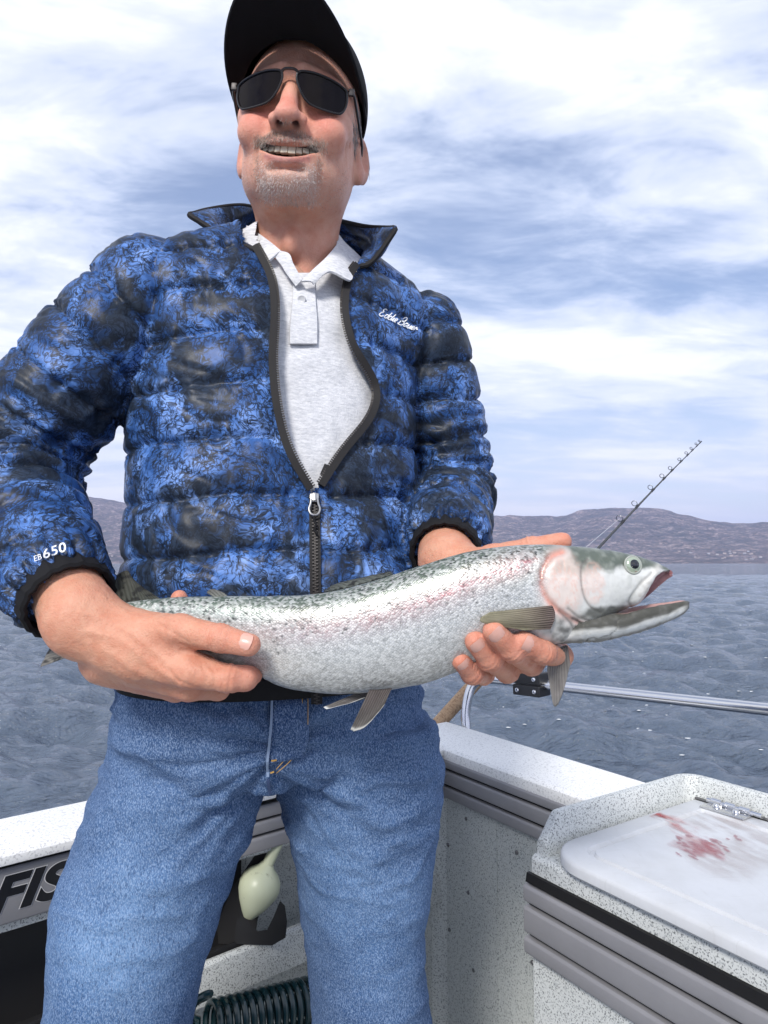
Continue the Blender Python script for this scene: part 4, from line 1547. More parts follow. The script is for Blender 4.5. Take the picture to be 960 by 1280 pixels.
# quilting: position within a channel
zT = VJ[:, 2] + .010 * n_lo + .006 * n_mid
zT = zT + .030 * np.clip((np.abs(ru) - .04) / .16, 0, 1) ** 1.3 * sstep(1.25, 1.5, VJ[:, 2]) - .012 * np.clip(ru / .2, -1, 1)
qT = (zT - 1.180) / .0655
qR = (aR + .008 * n_lo + .012 * np.sin((VJ[:, 0] - VJ[:, 1]) * 14) + .005 * n_mid) / .060 + .2
qL = (aL + .008 * n_lo + .010 * np.sin((VJ[:, 0] + VJ[:, 1]) * 16) + .005 * n_mid) / .056 + .1
qq = np.where(isR, qR, np.where(isL, qL, qT))
s_ = qq - np.floor(qq)
dseam = np.minimum(s_, 1 - s_)
pillow = 1 - np.abs(2 * s_ - 1) ** 2.6
amp = .0064 * (1 + .45 * n_lo + .25 * n_mid)
disp = amp * (pillow - .72)
# puckers running away from each stitch line
tang = np.where(isT, (VJ - NB) @ BU * 1.0 + n_mid * .02, np.arctan2(VJ[:, 2] - .9, VJ[:, 0] * 1.3) * .2 + n_mid * .02 + VJ[:, 1])
pk = np.sin(tang * 2 * PI / .021 + 6 * n_mid) * .5 + np.sin(tang * 2 * PI / .034 + 9 * n_lo) * .5
disp += .0034 * pk * np.exp(-(dseam / .22) ** 2) * (1 + n_mid)
# slack folds
disp += .0034 * n_mid + .0012 * n_hi - .0034 * np.exp(-(dseam / .045) ** 2)
rid = 1 - np.abs(fbm(VJ * np.array([1, 1, 1.9]) + VJ[:, ::-1] * np.array([.5, 0, .5]), 15.0, 2, .5, 12.0)) * 2.2
disp -= .0022 * (np.clip(rid - .62, 0, 1) / .38) ** 1.4
# tight folds on the inside of the elbows
for arm, msk, fr_, amp_, lam in ((R_ARM, isR, .50, .0085, .030), (L_ARM, isL, .48, .0075, .028)):
    el_ = arm[int(len(arm) * fr_)]
    w = np.exp(-(np.linalg.norm(VJ - el_, axis=1) / .115) ** 2) * msk
    ar = np.where(isR, aR, aL)
    disp += w * amp_ * (np.sin(ar * 2 * PI / lam + 5 * n_lo + 3 * n_mid)) * .6
# gathered cloth at the cuffs and hem
for arm, msk, ar, Lx in ((R_ARM, isR, aR, LR), (L_ARM, isL, aL, LL_)):
    w = sstep(.055, .012, Lx - ar) * msk
    T_ = norm(arm[-1] - arm[-3]); rel = VJ - arm[-1]
    a1 = norm(np.cross(T_, [0, 0, 1])); a2 = np.cross(T_, a1)
    an = np.arctan2(rel @ a2, rel @ a1)
    disp += w * (.0042 * np.sin(an * 17 + 4 * n_mid) + .002 * np.sin(an * 29))
# armhole seams
for fa in (fR, fL):
    g = np.exp(-((fa - fT) / .006) ** 2) * (np.minimum(np.abs(fa), np.abs(fT)) < .03)
    disp -= .008 * g
pxj, pyj, dj = pix(VJ)
OPEN = np.array([(290, 262), (305, 301), (319, 309), (338, 345), (343, 390), (340, 450), (347, 515), (362, 566), (391, 618), (398, 612), (430, 563), (460, 528), (472, 497), (465, 468), (442, 432), (431, 385), (439, 346), (460, 326), (492, 286), (480, 262)], float)


def in_poly(px, py, poly):
    n = len(poly); c = np.zeros(len(px), bool)
    for i in range(n):
        x1, y1 = poly[i]; x2, y2 = poly[(i + 1) % n]
        cond = ((y1 > py) != (y2 > py)) & (px < (x2 - x1) * (py - y1) / (y2 - y1 + 1e-9) + x1)
        c ^= cond
    return c


front_n = NJ @ BF
inopen = in_poly(pxj, pyj, OPEN) & (front_n > -.2) & isT & (dj < .99)
neck_cut = (np.linalg.norm((VJ - P(372, 300, .95))[:, :2], axis=1) < .074) & (VJ[:, 2] > P(372, 318, .93)[2])
# flatten the puff towards the zip
dz = np.full(len(VJ), 99.0)
ZL = catmull([(318, 306), (338, 345), (343, 390), (340, 450), (347, 515), (362, 566), (391, 616)], 60)
ZR = catmull([(446, 331), (437, 346), (431, 385), (442, 432), (465, 468), (472, 497), (460, 528), (430, 563), (397, 614)], 60)
ZC = np.array([(393, y_) for y_ in np.linspace(616, 885, 50)]) + np.stack([np.linspace(0, 3, 50), np.zeros(50)], 1)
for c_ in (ZL, ZR, ZC):
    for q in c_[::2]:
        dz = np.minimum(dz, np.hypot(pxj - q[0], pyj - q[1]))
zw = sstep(5, 26, dz)
zw = np.where((front_n > -.1) & isT, zw, 1)
disp = disp * (.25 + .75 * zw) - .004 * (1 - zw)
VJd = VJ + NJ * disp[:, None]
kill = inopen | neck_cut
keepf = ~(kill[QJ].all(1))
VJk, QJk = compact(VJd, QJ[keepf])
jme = mesh_np('jacket', VJk, QJk)
jacket = ppart('jacket', jme, 'camo_nylon')
jb = BVHTree.FromPolygons([tuple(p) for p in VJd], [tuple(int(x) for x in q) for q in QJ])


def cast(bvh, px, py, lift=0.0):
    """surface point under a picture position"""
    d = norm(P(px, py, 1.0) - cam_p)
    h = bvh.ray_cast(Vector(cam_p), Vector(d))
    if h[0] is None:
        return None
    return np.array(h[0]) - d * lift


def strip(pts2, bvh, w, lift, fallback, thick=.0016, taper=None):
    """ribbon laid on a surface along a picture-space path (authoring aid): 3-D points, width across"""
    c = []
    last = fallback
    for q in pts2:
        p = cast(bvh, q[0], q[1], lift)
        if p is None or abs(np.linalg.norm(p - cam_p) - np.linalg.norm(last - cam_p)) > .08:
            d = norm(P(q[0], q[1], 1.0) - cam_p)
            p = cam_p + d * np.linalg.norm(last - cam_p)
        last = p
        c.append(p)
    c = np.array(c)
    k = np.ones(7) / 7
    for ax in range(3):
        c[:, ax] = np.convolve(np.pad(c[:, ax], 3, mode='edge'), k, 'valid')
    return c


def ribbon(c, w, nrm, thick=.0018):
    T = norm(np.gradient(c, axis=0))
    S = norm(np.cross(T, nrm)); U = np.cross(S, T)
    prof = [(-w / 2, 0), (-w / 2, thick), (w / 2, thick), (w / 2, 0)]
    V = np.stack([c + S * a + U * b for a, b in prof], 1).reshape(-1, 3)
    F = []
    for i in range(len(c) - 1):
        for j in range(4):
            F.append((i * 4 + j, i * 4 + (j + 1) % 4, (i + 1) * 4 + (j + 1) % 4, (i + 1) * 4 + j))
    F += [(0, 1, 2, 3), tuple((len(c) - 1) * 4 + k for k in (3, 2, 1, 0))]
    return V, F


fb = P(392, 616, .77)
for zc_, nm in ((ZL, 'zipper_edge'), (ZR, 'zipper_edge')):
    c = strip(zc_[::-1], jb, .008, .003, fb)
    tocam = norm(cam_p - c)
    V, F = ribbon(c, .0085, tocam, .005)
    ppart(nm, MB().add(V, F).build('x', MATS['zip_tape'], None).data, 'zip_tape', jacket); bpy.data.objects.remove(bpy.data.objects['x'])
    # teeth along the inner edge
    inner = np.array([392, 450]); tb = MB()
    T = norm(np.gradient(c, axis=0)); S = norm(np.cross(T, tocam)); U = np.cross(S, T)
    sg = 1 if nm and zc_ is ZL else -1
    side = np.sign(np.mean((S @ np.array([1, 0, 0])))) * sg
    L = np.concatenate([[0], np.cumsum(np.linalg.norm(np.diff(c, axis=0), axis=1))])
    for d in np.arange(.002, L[-1], .0030):
        p = np.array([np.interp(d, L, c[:, k]) for k in range(3)]); i = min(int(np.searchsorted(L, d)), len(c) - 1)
        tb.box(p + S[i] * side * .0055 + U[i] * .003, (.003, .0016, .0018), np.stack([S[i], T[i], U[i]], 1))
    o = tb.build('zipper_teeth', MATS['zip_teeth'], jacket, smooth=False)
    o['kind'] = 'stuff'
c = strip(ZC, jb, .012, .0015, fb)
V, F = ribbon(c, .0125, norm(cam_p - c), .0015)
ppart('zipper_tape', MB().add(V, F).build('x', MATS['zip_tape'], None).data, 'zip_tape', jacket); bpy.data.objects.remove(bpy.data.objects['x'])
tb = MB()
T = norm(np.gradient(c, axis=0)); U = norm(cam_p - c); S = norm(np.cross(T, U)); U = np.cross(S, T)
L = np.concatenate([[0], np.cumsum(np.linalg.norm(np.diff(c, axis=0), axis=1))])
for q, d in enumerate(np.arange(.002, L[-1], .0019)):
    p = np.array([np.interp(d, L, c[:, k]) for k in range(3)]); i = min(int(np.searchsorted(L, d)), len(c) - 1)
    tb.box(p + S[i] * (.0011 if q % 2 else -.0011) + U[i] * .0022, (.0042, .0013, .0018), np.stack([S[i], T[i], U[i]], 1))
o = tb.build('zipper_teeth', MATS['zip_teeth'], jacket, smooth=False); o['kind'] = 'stuff'
# slider with its pull
sl = c[0] + U[0] * .0045
fm = np.stack([S[0], T[0], U[0]], 1)
sgn = 1 if T[0][2] < 0 else -1
sm_ = MB().box(sl + T[0] * .004, (.0105, .011, .0045), fm, .0015, 2).box(sl + T[0] * .004 + U[0] * .0035, (.004, .010, .003), fm, .001, 2)
slider = ppart('zipper_slider', sm_.build('x', MATS['antique_metal'], None).data, 'antique_metal', jacket); bpy.data.objects.remove(bpy.data.objects['x'])
lp = [(-.0035, .006), (-.0045, .013), (-.0062, .019), (-.0045, .0245), (0, .0265), (.0045, .0245), (.0062, .019), (.0045, .013), (.0035, .006)]
path = np.array([sl + S[0] * a + T[0] * b + U[0] * .0045 for a, b in lp])
ppart('zipper_pull', MB().tube(catmull(path, 40), .0013, 8).build('x', MATS['antique_metal'], None).data, 'antique_metal', slider); bpy.data.objects.remove(bpy.data.objects['x'])
cordp = [(0, .0255), (.0008, .032), (-.0012, .038), (.0006, .044), (-.0025, .049)]
ppart('pull_cord', MB().tube(catmull(np.array([sl + S[0] * a + T[0] * b + U[0] * .004 for a, b in cordp]), 24), .0013, 8).build('x', MATS['black_knit'], None).data, 'black_knit', slider); bpy.data.objects.remove(bpy.data.objects['x'])
# small tape end tab beside the zip
tabp = [P(414, 573, 1), P(403, 602, 1)]
c2 = strip(np.array([(413, 574), (410, 582), (405, 592), (400, 604)]), jb, .01, .004, fb)
V, F = ribbon(c2, .0085, norm(cam_p - c2), .002)
ppart('zipper_tape_end', MB().add(V, F).build('x', MATS['zip_tape'], None).data, 'zip_tape', jacket); bpy.data.objects.remove(bpy.data.objects['x'])
# side pocket piping
pp_ = catmull([(196, 618), (180, 645), (170, 680), (168, 715), (172, 745)], 24)
c2 = strip(pp_, jb, .006, .001, P(190, 650, .87))
V, F = ribbon(c2, .006, norm(cam_p - c2), .002)
ppart('pocket_piping', MB().add(V, F).build('x', MATS['black_knit'], None).data, 'black_knit', jacket); bpy.data.objects.remove(bpy.data.objects['x'])


# hem band
def loft_ring(loft, z, off, n=90):
    th = np.linspace(0, 2 * PI, n, endpoint=False)
    out = []
    g = lambda w: np.interp(z, loft.zs, w)
    a, b = g(loft.A) + off, g(loft.B) + off
    p = loft.p
    cu, su = np.cos(th), np.sin(th)
    u = np.sign(cu) * np.abs(cu) ** (2 / p) * a; v = np.sign(su) * np.abs(su) ** (2 / p) * b
    return np.stack([g(loft.CX) + u * loft.u[0] + v * loft.v[0], g(loft.CY) + u * loft.u[1] + v * loft.v[1], np.full(n, z)], 1)


hz0 = P(340, 847, .78)[2]
rg = [loft_ring(TORSO, hz0 + .008, -.004), loft_ring(TORSO, hz0 + .004, .004), loft_ring(TORSO, hz0 - .006, .005), loft_ring(TORSO, hz0 - .017, .003), loft_ring(TORSO, hz0 - .018, -.006), loft_ring(TORSO, hz0 - .002, -.012)]
V = np.vstack(rg); n = 90
F = [(i * n + j, i * n + (j + 1) % n, (i + 1) * n + (j + 1) % n, (i + 1) * n + j) for i in range(5) for j in range(n)]
ppart('hem_band', MB().add(V, F).build('x', MATS['black_knit'], None).data, 'black_knit', jacket); bpy.data.objects.remove(bpy.data.objects['x'])

# knitted cuffs
for arm, r0, wr in ((R_ARM, .0455, RW), (L_ARM, .0415, LW)):
    T_ = norm(arm[-1] - arm[-4])
    prof = [(r0 * .98, -.012), (r0 * 1.03, -.004), (r0 * 1.035, .004), (r0 * 1.02, .011), (r0 * .96, .0135), (r0 * .88, .012), (r0 * .86, .0), (r0 * .80, -.014), (r0 * .5, -.02)]
    a1 = norm(np.cross(T_, [0, 0, 1])); a2 = np.cross(T_, a1)
    n = 48; th = np.linspace(0, 2 * PI, n, endpoint=False)
    V = np.vstack([arm[-1] + T_ * z_ + (r_ * (1 + .025 * np.sin(th * 19)))[:, None] * (np.cos(th)[:, None] * a1 + np.sin(th)[:, None] * a2) for r_, z_ in prof])
    F = [(i * n + j, i * n + (j + 1) % n, (i + 1) * n + (j + 1) % n, (i + 1) * n + j) for i in range(len(prof) - 1) for j in range(n)]
    ppart('cuff', MB().add(V, F).build('x', MATS['black_knit'], None).data, 'black_knit', jacket); bpy.data.objects.remove(bpy.data.objects['x'])


# stand-up collar folded open at the front
def patch(rows, nu, nv, thick, puff, name, mat, parent, quilt=0, nz=.0):
    """rows: bottom and top (and middle) curves of matching point counts -> padded sheet"""
    cs = [catmull(r, nu) for r in rows]
    ts = np.linspace(0, 1, nv)
    k = len(cs)
    G = np.zeros((nu, nv, 3))
    for i in range(nu):
        G[i] = catmull([c[i] for c in cs], nv) if k > 2 else np.array([cs[0][i] * (1 - t) + cs[1][i] * t for t in ts])
    du = np.gradient(G, axis=0); dv = np.gradient(G, axis=1)
    Nn = norm(np.cross(du, dv))
    u = np.linspace(0, 1, nu)[:, None]; v_ = ts[None]
    edge = np.clip(np.minimum(np.minimum(u, 1 - u) * nu / 5, np.minimum(v_, 1 - v_) * nv / 5), 0, 1) ** .5
    h = puff * edge
    if quilt:
        h = h * (.45 + .55 * np.abs(np.sin(PI * quilt * v_)) ** .6)
    fl = G.reshape(-1, 3)
    no = (fbm(fl, 30, 3) * nz + fbm(fl, 75, 2, .5, 4.) * nz * .4).reshape(nu, nv)
    top = G + Nn * (thick / 2 + h + no * edge)[..., None]; bot = G - Nn * (thick / 2 + h * .7 - no * edge)[..., None]
    V = np.vstack([top.reshape(-1, 3), bot.reshape(-1, 3)]); m_ = nu * nv
    F = []
    for i in range(nu - 1):
        for j in range(nv - 1):
            a = i * nv + j
            F.append((a, a + nv, a + nv + 1, a + 1)); F.append((m_ + a, m_ + a + 1, m_ + a + nv + 1, m_ + a + nv))
    for i in range(nu - 1):
        for j in (0, nv - 1):
            a = i * nv + j; F.append((a, a + nv, m_ + a + nv, m_ + a))
    for j in range(nv - 1):
        for i in (0, nu - 1):
            a = i * nv + j; F.append((a, a + 1, m_ + a + 1, m_ + a))
    me = MB().add(V, F).build('x', MATS[mat], None, auto=1.0).data
    bpy.data.objects.remove(bpy.data.objects['x'])
    return ppart(name, me, mat, parent), G


bot = [cast(jb, 319, 313, .002), P(296, 314, .915), P(286, 306, .97), P(310, 300, 1.03), P(365, 300, 1.07), P(425, 306, 1.06), P(452, 318, 1.01), P(452, 328, .965), cast(jb, 446, 334, .002)]
mid = [P(280, 296, .880), P(270, 288, .915), P(290, 282, .975), P(320, 278, 1.04), P(368, 280, 1.08), P(425, 288, 1.065), P(462, 302, 1.0), P(470, 314, .955), P(466, 326, .915)]
top_ = [P(237, 269, .885), P(262, 262, .925), P(300, 257, .985), P(330, 262, 1.04), P(370, 266, 1.07), P(415, 274, 1.05), P(455, 283, .99), P(480, 285, .955), P(496, 285, .925)]
collar, CG = patch([bot, mid, top_], 90, 22, .006, .0055, 'collar', 'camo_nylon', jacket, 2, .004)
ed = np.vstack([CG[0][:, :], CG[:, -1][1:-1], CG[-1][::-1]])
ppart('collar_binding', MB().tube(catmull(ed[::3], 160), .0036, 8).build('x', MATS['zip_tape'], None).data, 'zip_tape', collar); bpy.data.objects.remove(bpy.data.objects['x'])


# printed and stitched marks on the cloth
def decal(V2, F, cx, cy, ang, scale, bvh, name, mat, parent, sub=1, lift=.0034):
    ca, sa = math.cos(R(ang)), math.sin(R(ang))
    W3 = []
    last = None
    for x_, y_, *_ in V2:
        px = cx + scale * (x_ * ca + y_ * sa); py = cy + scale * (x_ * sa - y_ * ca)
        p = cast(bvh, px, py, lift)
        if p is None: p = last
        W3.append(p); last = p
    o = MB().add(np.array(W3), F).build(name, MATS[mat], parent, smooth=False, fix=False)
    return o


def subdiv_vf(V, F, n):
    bm = bmesh.new()
    vs = [bm.verts.new(v) for v in V]
    for f in F:
        try: bm.faces.new([vs[i] for i in f])
        except ValueError: pass
    bmesh.ops.subdivide_edges(bm, edges=[e for e in bm.edges if e.calc_length() > n], cuts=2, use_grid_fill=True)
    bmesh.ops.triangulate(bm, faces=bm.faces)
    bm.verts.index_update()
    V = np.array([v.co[:] for v in bm.verts]); F = [tuple(v.index for v in f.verts) for f in bm.faces]
    bm.free()
    return V, F


V, F = text_vf('650', 1.0, shear=.18, bold=.012, space=1.06)
V = V * np.array([1.18, 0.95, 1])
V, F = subdiv_vf(V, F, .25)
V, F = subdiv_vf(V, F, .10)
decal(V, F, 67, 689, -20, 17, jb, 'sleeve_number', 'white_print', jacket, lift=.006)
V, F = text_vf('EB', 1.0, shear=.18, bold=.0, space=1.0)
V, F = subdiv_vf(V, F, .12)
decal(V, F, 46.5, 697.5, -20, 10, jb, 'sleeve_letters', 'white_print', jacket)
# script signature on the chest, drawn as pen strokes
strokes = {
    'E': ([(.55, .95), (.25, 1.0), (.1, .8), (.3, .62), (.12, .45), (.05, .15), (.35, .02), (.65, .2)], .75),
    'd': ([(.42, .42), (.2, .5), (.05, .25), (.2, .02), (.42, .2), (.55, .95), (.45, .2), (.6, .05)], .55),
    'i': ([(.05, .1), (.2, .48), (.18, .1), (.35, .08)], .32),
    'e': ([(.05, .2), (.3, .3), (.28, .5), (.1, .42), (.1, .1), (.35, .08)], .40),
    'B': ([(.2, 0), (.38, 1.0), (.75, 1.0), (.7, .62), (.4, .52), (.8, .42), (.7, .05), (.25, .02), (.05, .12)], .90),
    'a': ([(.45, .45), (.2, .5), (.05, .2), (.2, .02), (.42, .3), (.45, .1), (.6, .08)], .55),
    'u': ([(.05, .48), (.08, .1), (.25, .05), (.42, .45), (.42, .1), (.55, .08)], .52),
    'r': ([(.05, .1), (.15, .48), (.3, .46), (.32, .3), (.5, .35)], .45),
}
word, xo = MB(), 0.0
for chx in 'Eddie Bauer':
    if chx == ' ':
        xo += .15; continue
    pts, adv = strokes[chx]
    pts = np.array(pts) * np.array([1, 1.15]) + np.array([xo, 0]); pts[:, 0] += pts[:, 1] * .3
    cp = catmull(np.column_stack([pts, np.zeros(len(pts))]), 24)
    T = norm(np.gradient(cp, axis=0)); S_ = np.stack([-T[:, 1], T[:, 0], 0 * T[:, 0]], 1) * .07
    V = np.vstack([cp + S_, cp - S_]); k = len(cp)
    word.add(V, [(i, i + 1, k + i + 1, k + i) for i in range(k - 1)])
    xo += adv
V = np.vstack(word.V) - np.array([xo / 2, .5, 0])
decal(V, word.F, 498, 400, 24, 9.2, jb, 'chest_signature', 'white_print', jacket)

# ---------------------------------------------------------------- polo shirt
m = Mat('pique', (0.62, 0.62, 0.64), rough=0.85, spec=0.2)
v = m.coord('Object')
he = m.noise(m.map(v, (120, 120, 420)), 1.0, 4, 0.7)
m.set('Base Color', m.mix(m.ramp(he, [(0.36, 0.0), (0.66, 1.0)]), (0.52, 0.53, 0.56), (0.76, 0.76, 0.78)))
b1 = m.bump(m.noise(v, 26, 3, 0.5, 0.4), 0.25, 0.006)
m.bump(m.voro(m.map(v, (1, 1, 1)), 620, 'F1'), 0.35, 0.0012, b1)
m.b.inputs['Sheen Weight'].default_value = 0.15


def polo_sdf(X):
    f = torso_sdf(X, .017)
    f = np.maximum(f, P(380, 640, .8)[2] - X[:, 2])
    return f.astype(np.float32)


VP, QP = sdf_mesh(polo_sdf, (-.34, .62, 1.12), (.16, 1.12, 1.60), .0045, 3)
NP = vnormals(VP, QP)
VP = VP + NP * (.0035 * fbm(VP, 14, 3) + .0016 * fbm(VP, 40, 2))[:, None]
ppx_, ppy_, pd_ = pix(VP)
VNECK = np.array([(322, 240), (318, 296), (330, 319), (350, 329), (377, 357), (400, 345), (423, 328), (424, 300), (420, 240)], float)
nk = in_poly(ppx_, ppy_, VNECK) & (NP @ BF > -.2)
keepf = ~(nk[QP].all(1))
VPk, QPk = compact(VP, QP[keepf])
polo = ppart('polo_shirt', mesh_np('polo_shirt', VPk, QPk), 'pique')
pb = BVHTree.FromPolygons([tuple(p) for p in VP], [tuple(int(x) for x in q) for q in QP])


def on_polo(px, py, lift=.003):
    p = cast(pb, px, py, lift)
    return p if p is not None else P(px, py, .9)


# placket
ur = [on_polo(x_, y_, .0045) for x_, y_ in ((366, 342), (366, 372), (363, 402), (362, 430))]
ul = [on_polo(x_, y_, .0045) for x_, y_ in ((393, 342), (394, 372), (396, 402), (396, 430))]
patch([ur, ul], 24, 10, .003, .0006, 'placket', 'pique', polo, 0, .0006)
m = Mat('shirt_button', (0.66, 0.66, 0.67), rough=0.3)
for bx_, by_ in ((377, 374), (344, 316)):
    q = on_polo(bx_, by_, .007)
    ppart('button', MB().lathe([(.0001, 0), (.0052, 0), (.0055, .0012), (.0045, .0022), (.003, .0016), (.0004, .0016)], q, norm(cam_p - q), 18).build('x', MATS['shirt_button'], None).data, 'shirt_button', polo)
    bpy.data.objects.remove(bpy.data.objects['x'])
# collar leaves
lf0 = [P(309, 282, .955), P(322, 291, .915), P(338, 303, .885), P(351, 314, .866)]
lf1 = [P(309, 292, .950), P(318, 306, .905), P(330, 318, .872), P(342, 322, .860)]
lf2 = [P(307, 300, .945), P(315, 316, .895), P(327, 329, .866), P(335, 328, .858)]
patch([lf0, lf1, lf2], 22, 12, .0025, .001, 'collar_leaf', 'pique', polo, 0, .001)
pk0 = [P(351, 314, .866), P(362, 318, .860), P(367, 330, .856), P(378, 350, .852)]
pk1 = [P(344, 322, .864), P(352, 332, .858), P(358, 342, .855), P(370, 358, .852)]
patch([pk0, pk1], 20, 10, .0025, .0008, 'placket_fold', 'pique', polo, 0, .001)
rf0 = [P(377, 352, .851), P(391, 338, .858), P(408, 322, .885), P(423, 303, .935)]
rf1 = [P(388, 352, .850), P(402, 338, .858), P(420, 330, .880), P(432, 318, .930)]
rf2 = [P(392, 356, .852), P(412, 340, .858), P(438, 351, .872), P(440, 332, .925)]
patch([rf0, rf1, rf2], 22, 12, .0025, .001, 'collar_leaf', 'pique', polo, 0, .001)

# ---------------------------------------------------------------- jeans
m = Mat('denim', (0.1, 0.2, 0.4), rough=0.9, spec=0.06)
v = m.coord('Object')
tw = m.noise(m.map(v, (900, 900, 420)), 1.0, 2, 0.6)
sl_ = m.noise(m.map(v, (520, 520, 190)), 1.0, 4, 0.7)
wear = m.noise(m.map(v, (1, 1, 0.6)), 13, 5, 0.62)
fade = m.attr('Col', 'Color')  # thigh fade plus painted fold shade, per vertex
base = m.mix(m.ramp(wear, [(0.3, 0.0), (0.72, 0.8)]), (0.026, 0.062, 0.155), (0.070, 0.132, 0.265))
base = m.mix(0.85, base, fade, 'MULTIPLY')
c = m.mix(m.ramp(tw, [(0.44, 0.0), (0.64, 0.52)]), base, (0.34, 0.45, 0.64))
c = m.mix(m.ramp(sl_, [(0.36, 0.6), (0.50, 0.0)]), c, (0.022, 0.046, 0.115))
m.set('Base Color', c)
b1 = m.bump(m.noise(m.map(v, (1, 1, 1.6)), 30, 4, 0.6), 0.25, 0.005)
m.bump(tw, 0.35, 0.0012, b1)
Mat('denim_dark', (0.035, 0.06, 0.14), rough=0.85)
Mat('denim_edge', (0.20, 0.27, 0.40), rough=0.85)
Mat('gold_thread', (0.45, 0.26, 0.06), rough=0.6)

PELV = Loft([(P(342, 950, .885), .150, .105), (P(343, 930, .885), .188, .122), (P(344, 905, .885), .194, .132), (P(346, 875, .885), .192, .138), (P(340, 820, .89), .190, .130)], THB, 2.3)
LEGR = Loft([(np.array([-.372, .90, .05]), .070, .072), (np.array([-.352, .84, .30]), .088, .090), (P(149, 1285, .83), .0840, .100), (P(163, 1200, .835), .0915, .105), (P(183, 1100, .845), .1040, .112), (P(214, 1030, .86), .1030, .117), (P(230, 985, .87), .1035, .120), (P(256, 900, .885), .096, .118)], R(10), 2.15)
LEGL = Loft([(np.array([-.005, 1.02, .05]), .066, .068), (np.array([-.012, .96, .30]), .078, .085), (P(466, 1285, .945), .0765, .095), (P(455, 1200, .94), .0730, .098), (P(452, 1150, .935), .0775, .100), (P(454, 1090, .93), .0860, .106), (P(451, 1030, .925), .0975, .112), (P(449, 985, .92), .103, .116), (P(436, 900, .91), .105, .118)], R(30), 2.15)


def jeans_sdf(X):
    f = smin(LEGR.sdf(X), PELV.sdf(X), .020)
    f = smin(f, LEGL.sdf(X), .006)
    f = np.maximum(f, X[:, 2] - (hz0 + .02))
    return f.astype(np.float32)


VD, QD = sdf_mesh(jeans_sdf, (-.50, .62, .045), (.16, 1.18, 1.0), .0046, 3)
ND = vnormals(VD, QD)
crotch = P(342, 975, .80)
rel = VD - crotch
upper = sstep(.60, .86, VD[:, 2])
ang = np.arctan2(rel[:, 2] - .05, np.abs(rel[:, 0]) + .02)
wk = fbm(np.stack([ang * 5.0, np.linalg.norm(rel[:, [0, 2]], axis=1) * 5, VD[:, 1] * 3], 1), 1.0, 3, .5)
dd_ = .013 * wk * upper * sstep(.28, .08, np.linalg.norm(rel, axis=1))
low = fbm(VD * np.array([1.0, 1.0, 2.4]), 8.5, 3, .5, 5.0)
kn = np.exp(-((VD[:, 2] - .56) / .10) ** 2)
rdg = (1 - np.abs(fbm(VD * np.array([1.2, 1.2, 2.6]) + .25 * VD[:, [2, 0, 1]], 9.0, 3, .5, 31.)) * 2.4)
dd_ += .0065 * np.clip(rdg, 0, 1) ** 2 * (.25 + .75 * upper)
dd_ += .0060 * low * (.6 + .5 * upper) + .0022 * fbm(VD * np.array([1, 1, 1.7]), 24, 3)
VDd = VD + ND * dd_[:, None]
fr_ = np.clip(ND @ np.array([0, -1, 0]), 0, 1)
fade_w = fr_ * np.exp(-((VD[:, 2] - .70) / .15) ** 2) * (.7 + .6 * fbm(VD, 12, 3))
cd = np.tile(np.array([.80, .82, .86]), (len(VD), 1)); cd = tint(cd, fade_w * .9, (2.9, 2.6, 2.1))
cd = tint(cd, np.clip(-wk * upper * 1.2, 0, 1) * .5, (.55, .58, .65)); cd = tint(cd, np.clip(wk * upper * 1.3, 0, 1) * .45, (1.35, 1.3, 1.2))  # fold shade painted in: hollows darker, crests lighter
jeans = ppart('jeans', mesh_np('jeans', VDd, QD, cd), 'denim')
db = BVHTree.FromPolygons([tuple(p) for p in VDd], [tuple(int(x) for x in q) for q in QD])


def dstrip(p2, w, lift, th, name, mat, n=40, depth=.78):
    c = strip(catmull(np.array(p2, float), n), db, w, lift, P(p2[0][0], p2[0][1], depth))
    V, F = ribbon(c, w, norm(cam_p - c), th)
    o = ppart(name, MB().add(V, F).build('x', MATS[mat], None).data, mat, jeans); bpy.data.objects.remove(bpy.data.objects['x'])
    return o


fly_l = [on for on in ((341, 872), (340, 905), (337, 935), (335, 955))]
fly_r = [(386, 872), (386, 905), (384, 928), (378, 945)]
fl3 = [np.asarray(cast(db, *q, .004)) for q in fly_l]; fr3 = [np.asarray(cast(db, *q, .0035)) for q in fly_r]
fo, _ = patch([fl3, [a * .5 + b * .5 + np.array([0, -.003, 0]) for a, b in zip(fl3, fr3)], fr3], 40, 16, .004, .0030, 'fly_flap', 'denim', jeans, 0, .002)
a_ = fo.data.color_attributes.new('Col', 'FLOAT_COLOR', 'POINT'); a_.data.foreach_set('color', np.tile([.75, .78, .85, 1], len(fo.data.vertices)).astype(np.float32))
dstrip([(340, 872), (339, 905), (336, 935), (334, 955), (335, 972)], .0028, .009, .0025, 'fly_edge', 'denim_edge')
dstrip([(378, 872), (378, 900), (377, 918)], .0008, .0095, .0006, 'stitching', 'gold_thread')
dstrip([(385, 872), (385, 900), (384, 920)], .0008, .0085, .0006, 'stitching', 'gold_thread')
dstrip([(376, 924), (360, 945), (345, 962)], .0008, .008, .0006, 'stitching', 'gold_thread')
dstrip([(380, 928), (364, 950), (345, 967)], .0008, .008, .0006, 'stitching', 'gold_thread')
dstrip([(370, 927), (374, 924), (378, 921)], .0018, .010, .0012, 'bar_tack', 'gold_thread', 8)
dstrip([(338, 951), (342, 951), (346, 950)], .0018, .010, .0012, 'bar_tack', 'gold_thread', 8)
dstrip([(337, 966), (340, 966), (343, 964)], .0018, .008, .0012, 'bar_tack', 'gold_thread', 8)
dstrip([(335, 972), (336, 985), (338, 992)], .0035, .003, .002, 'crotch_seam', 'denim_dark', 14)
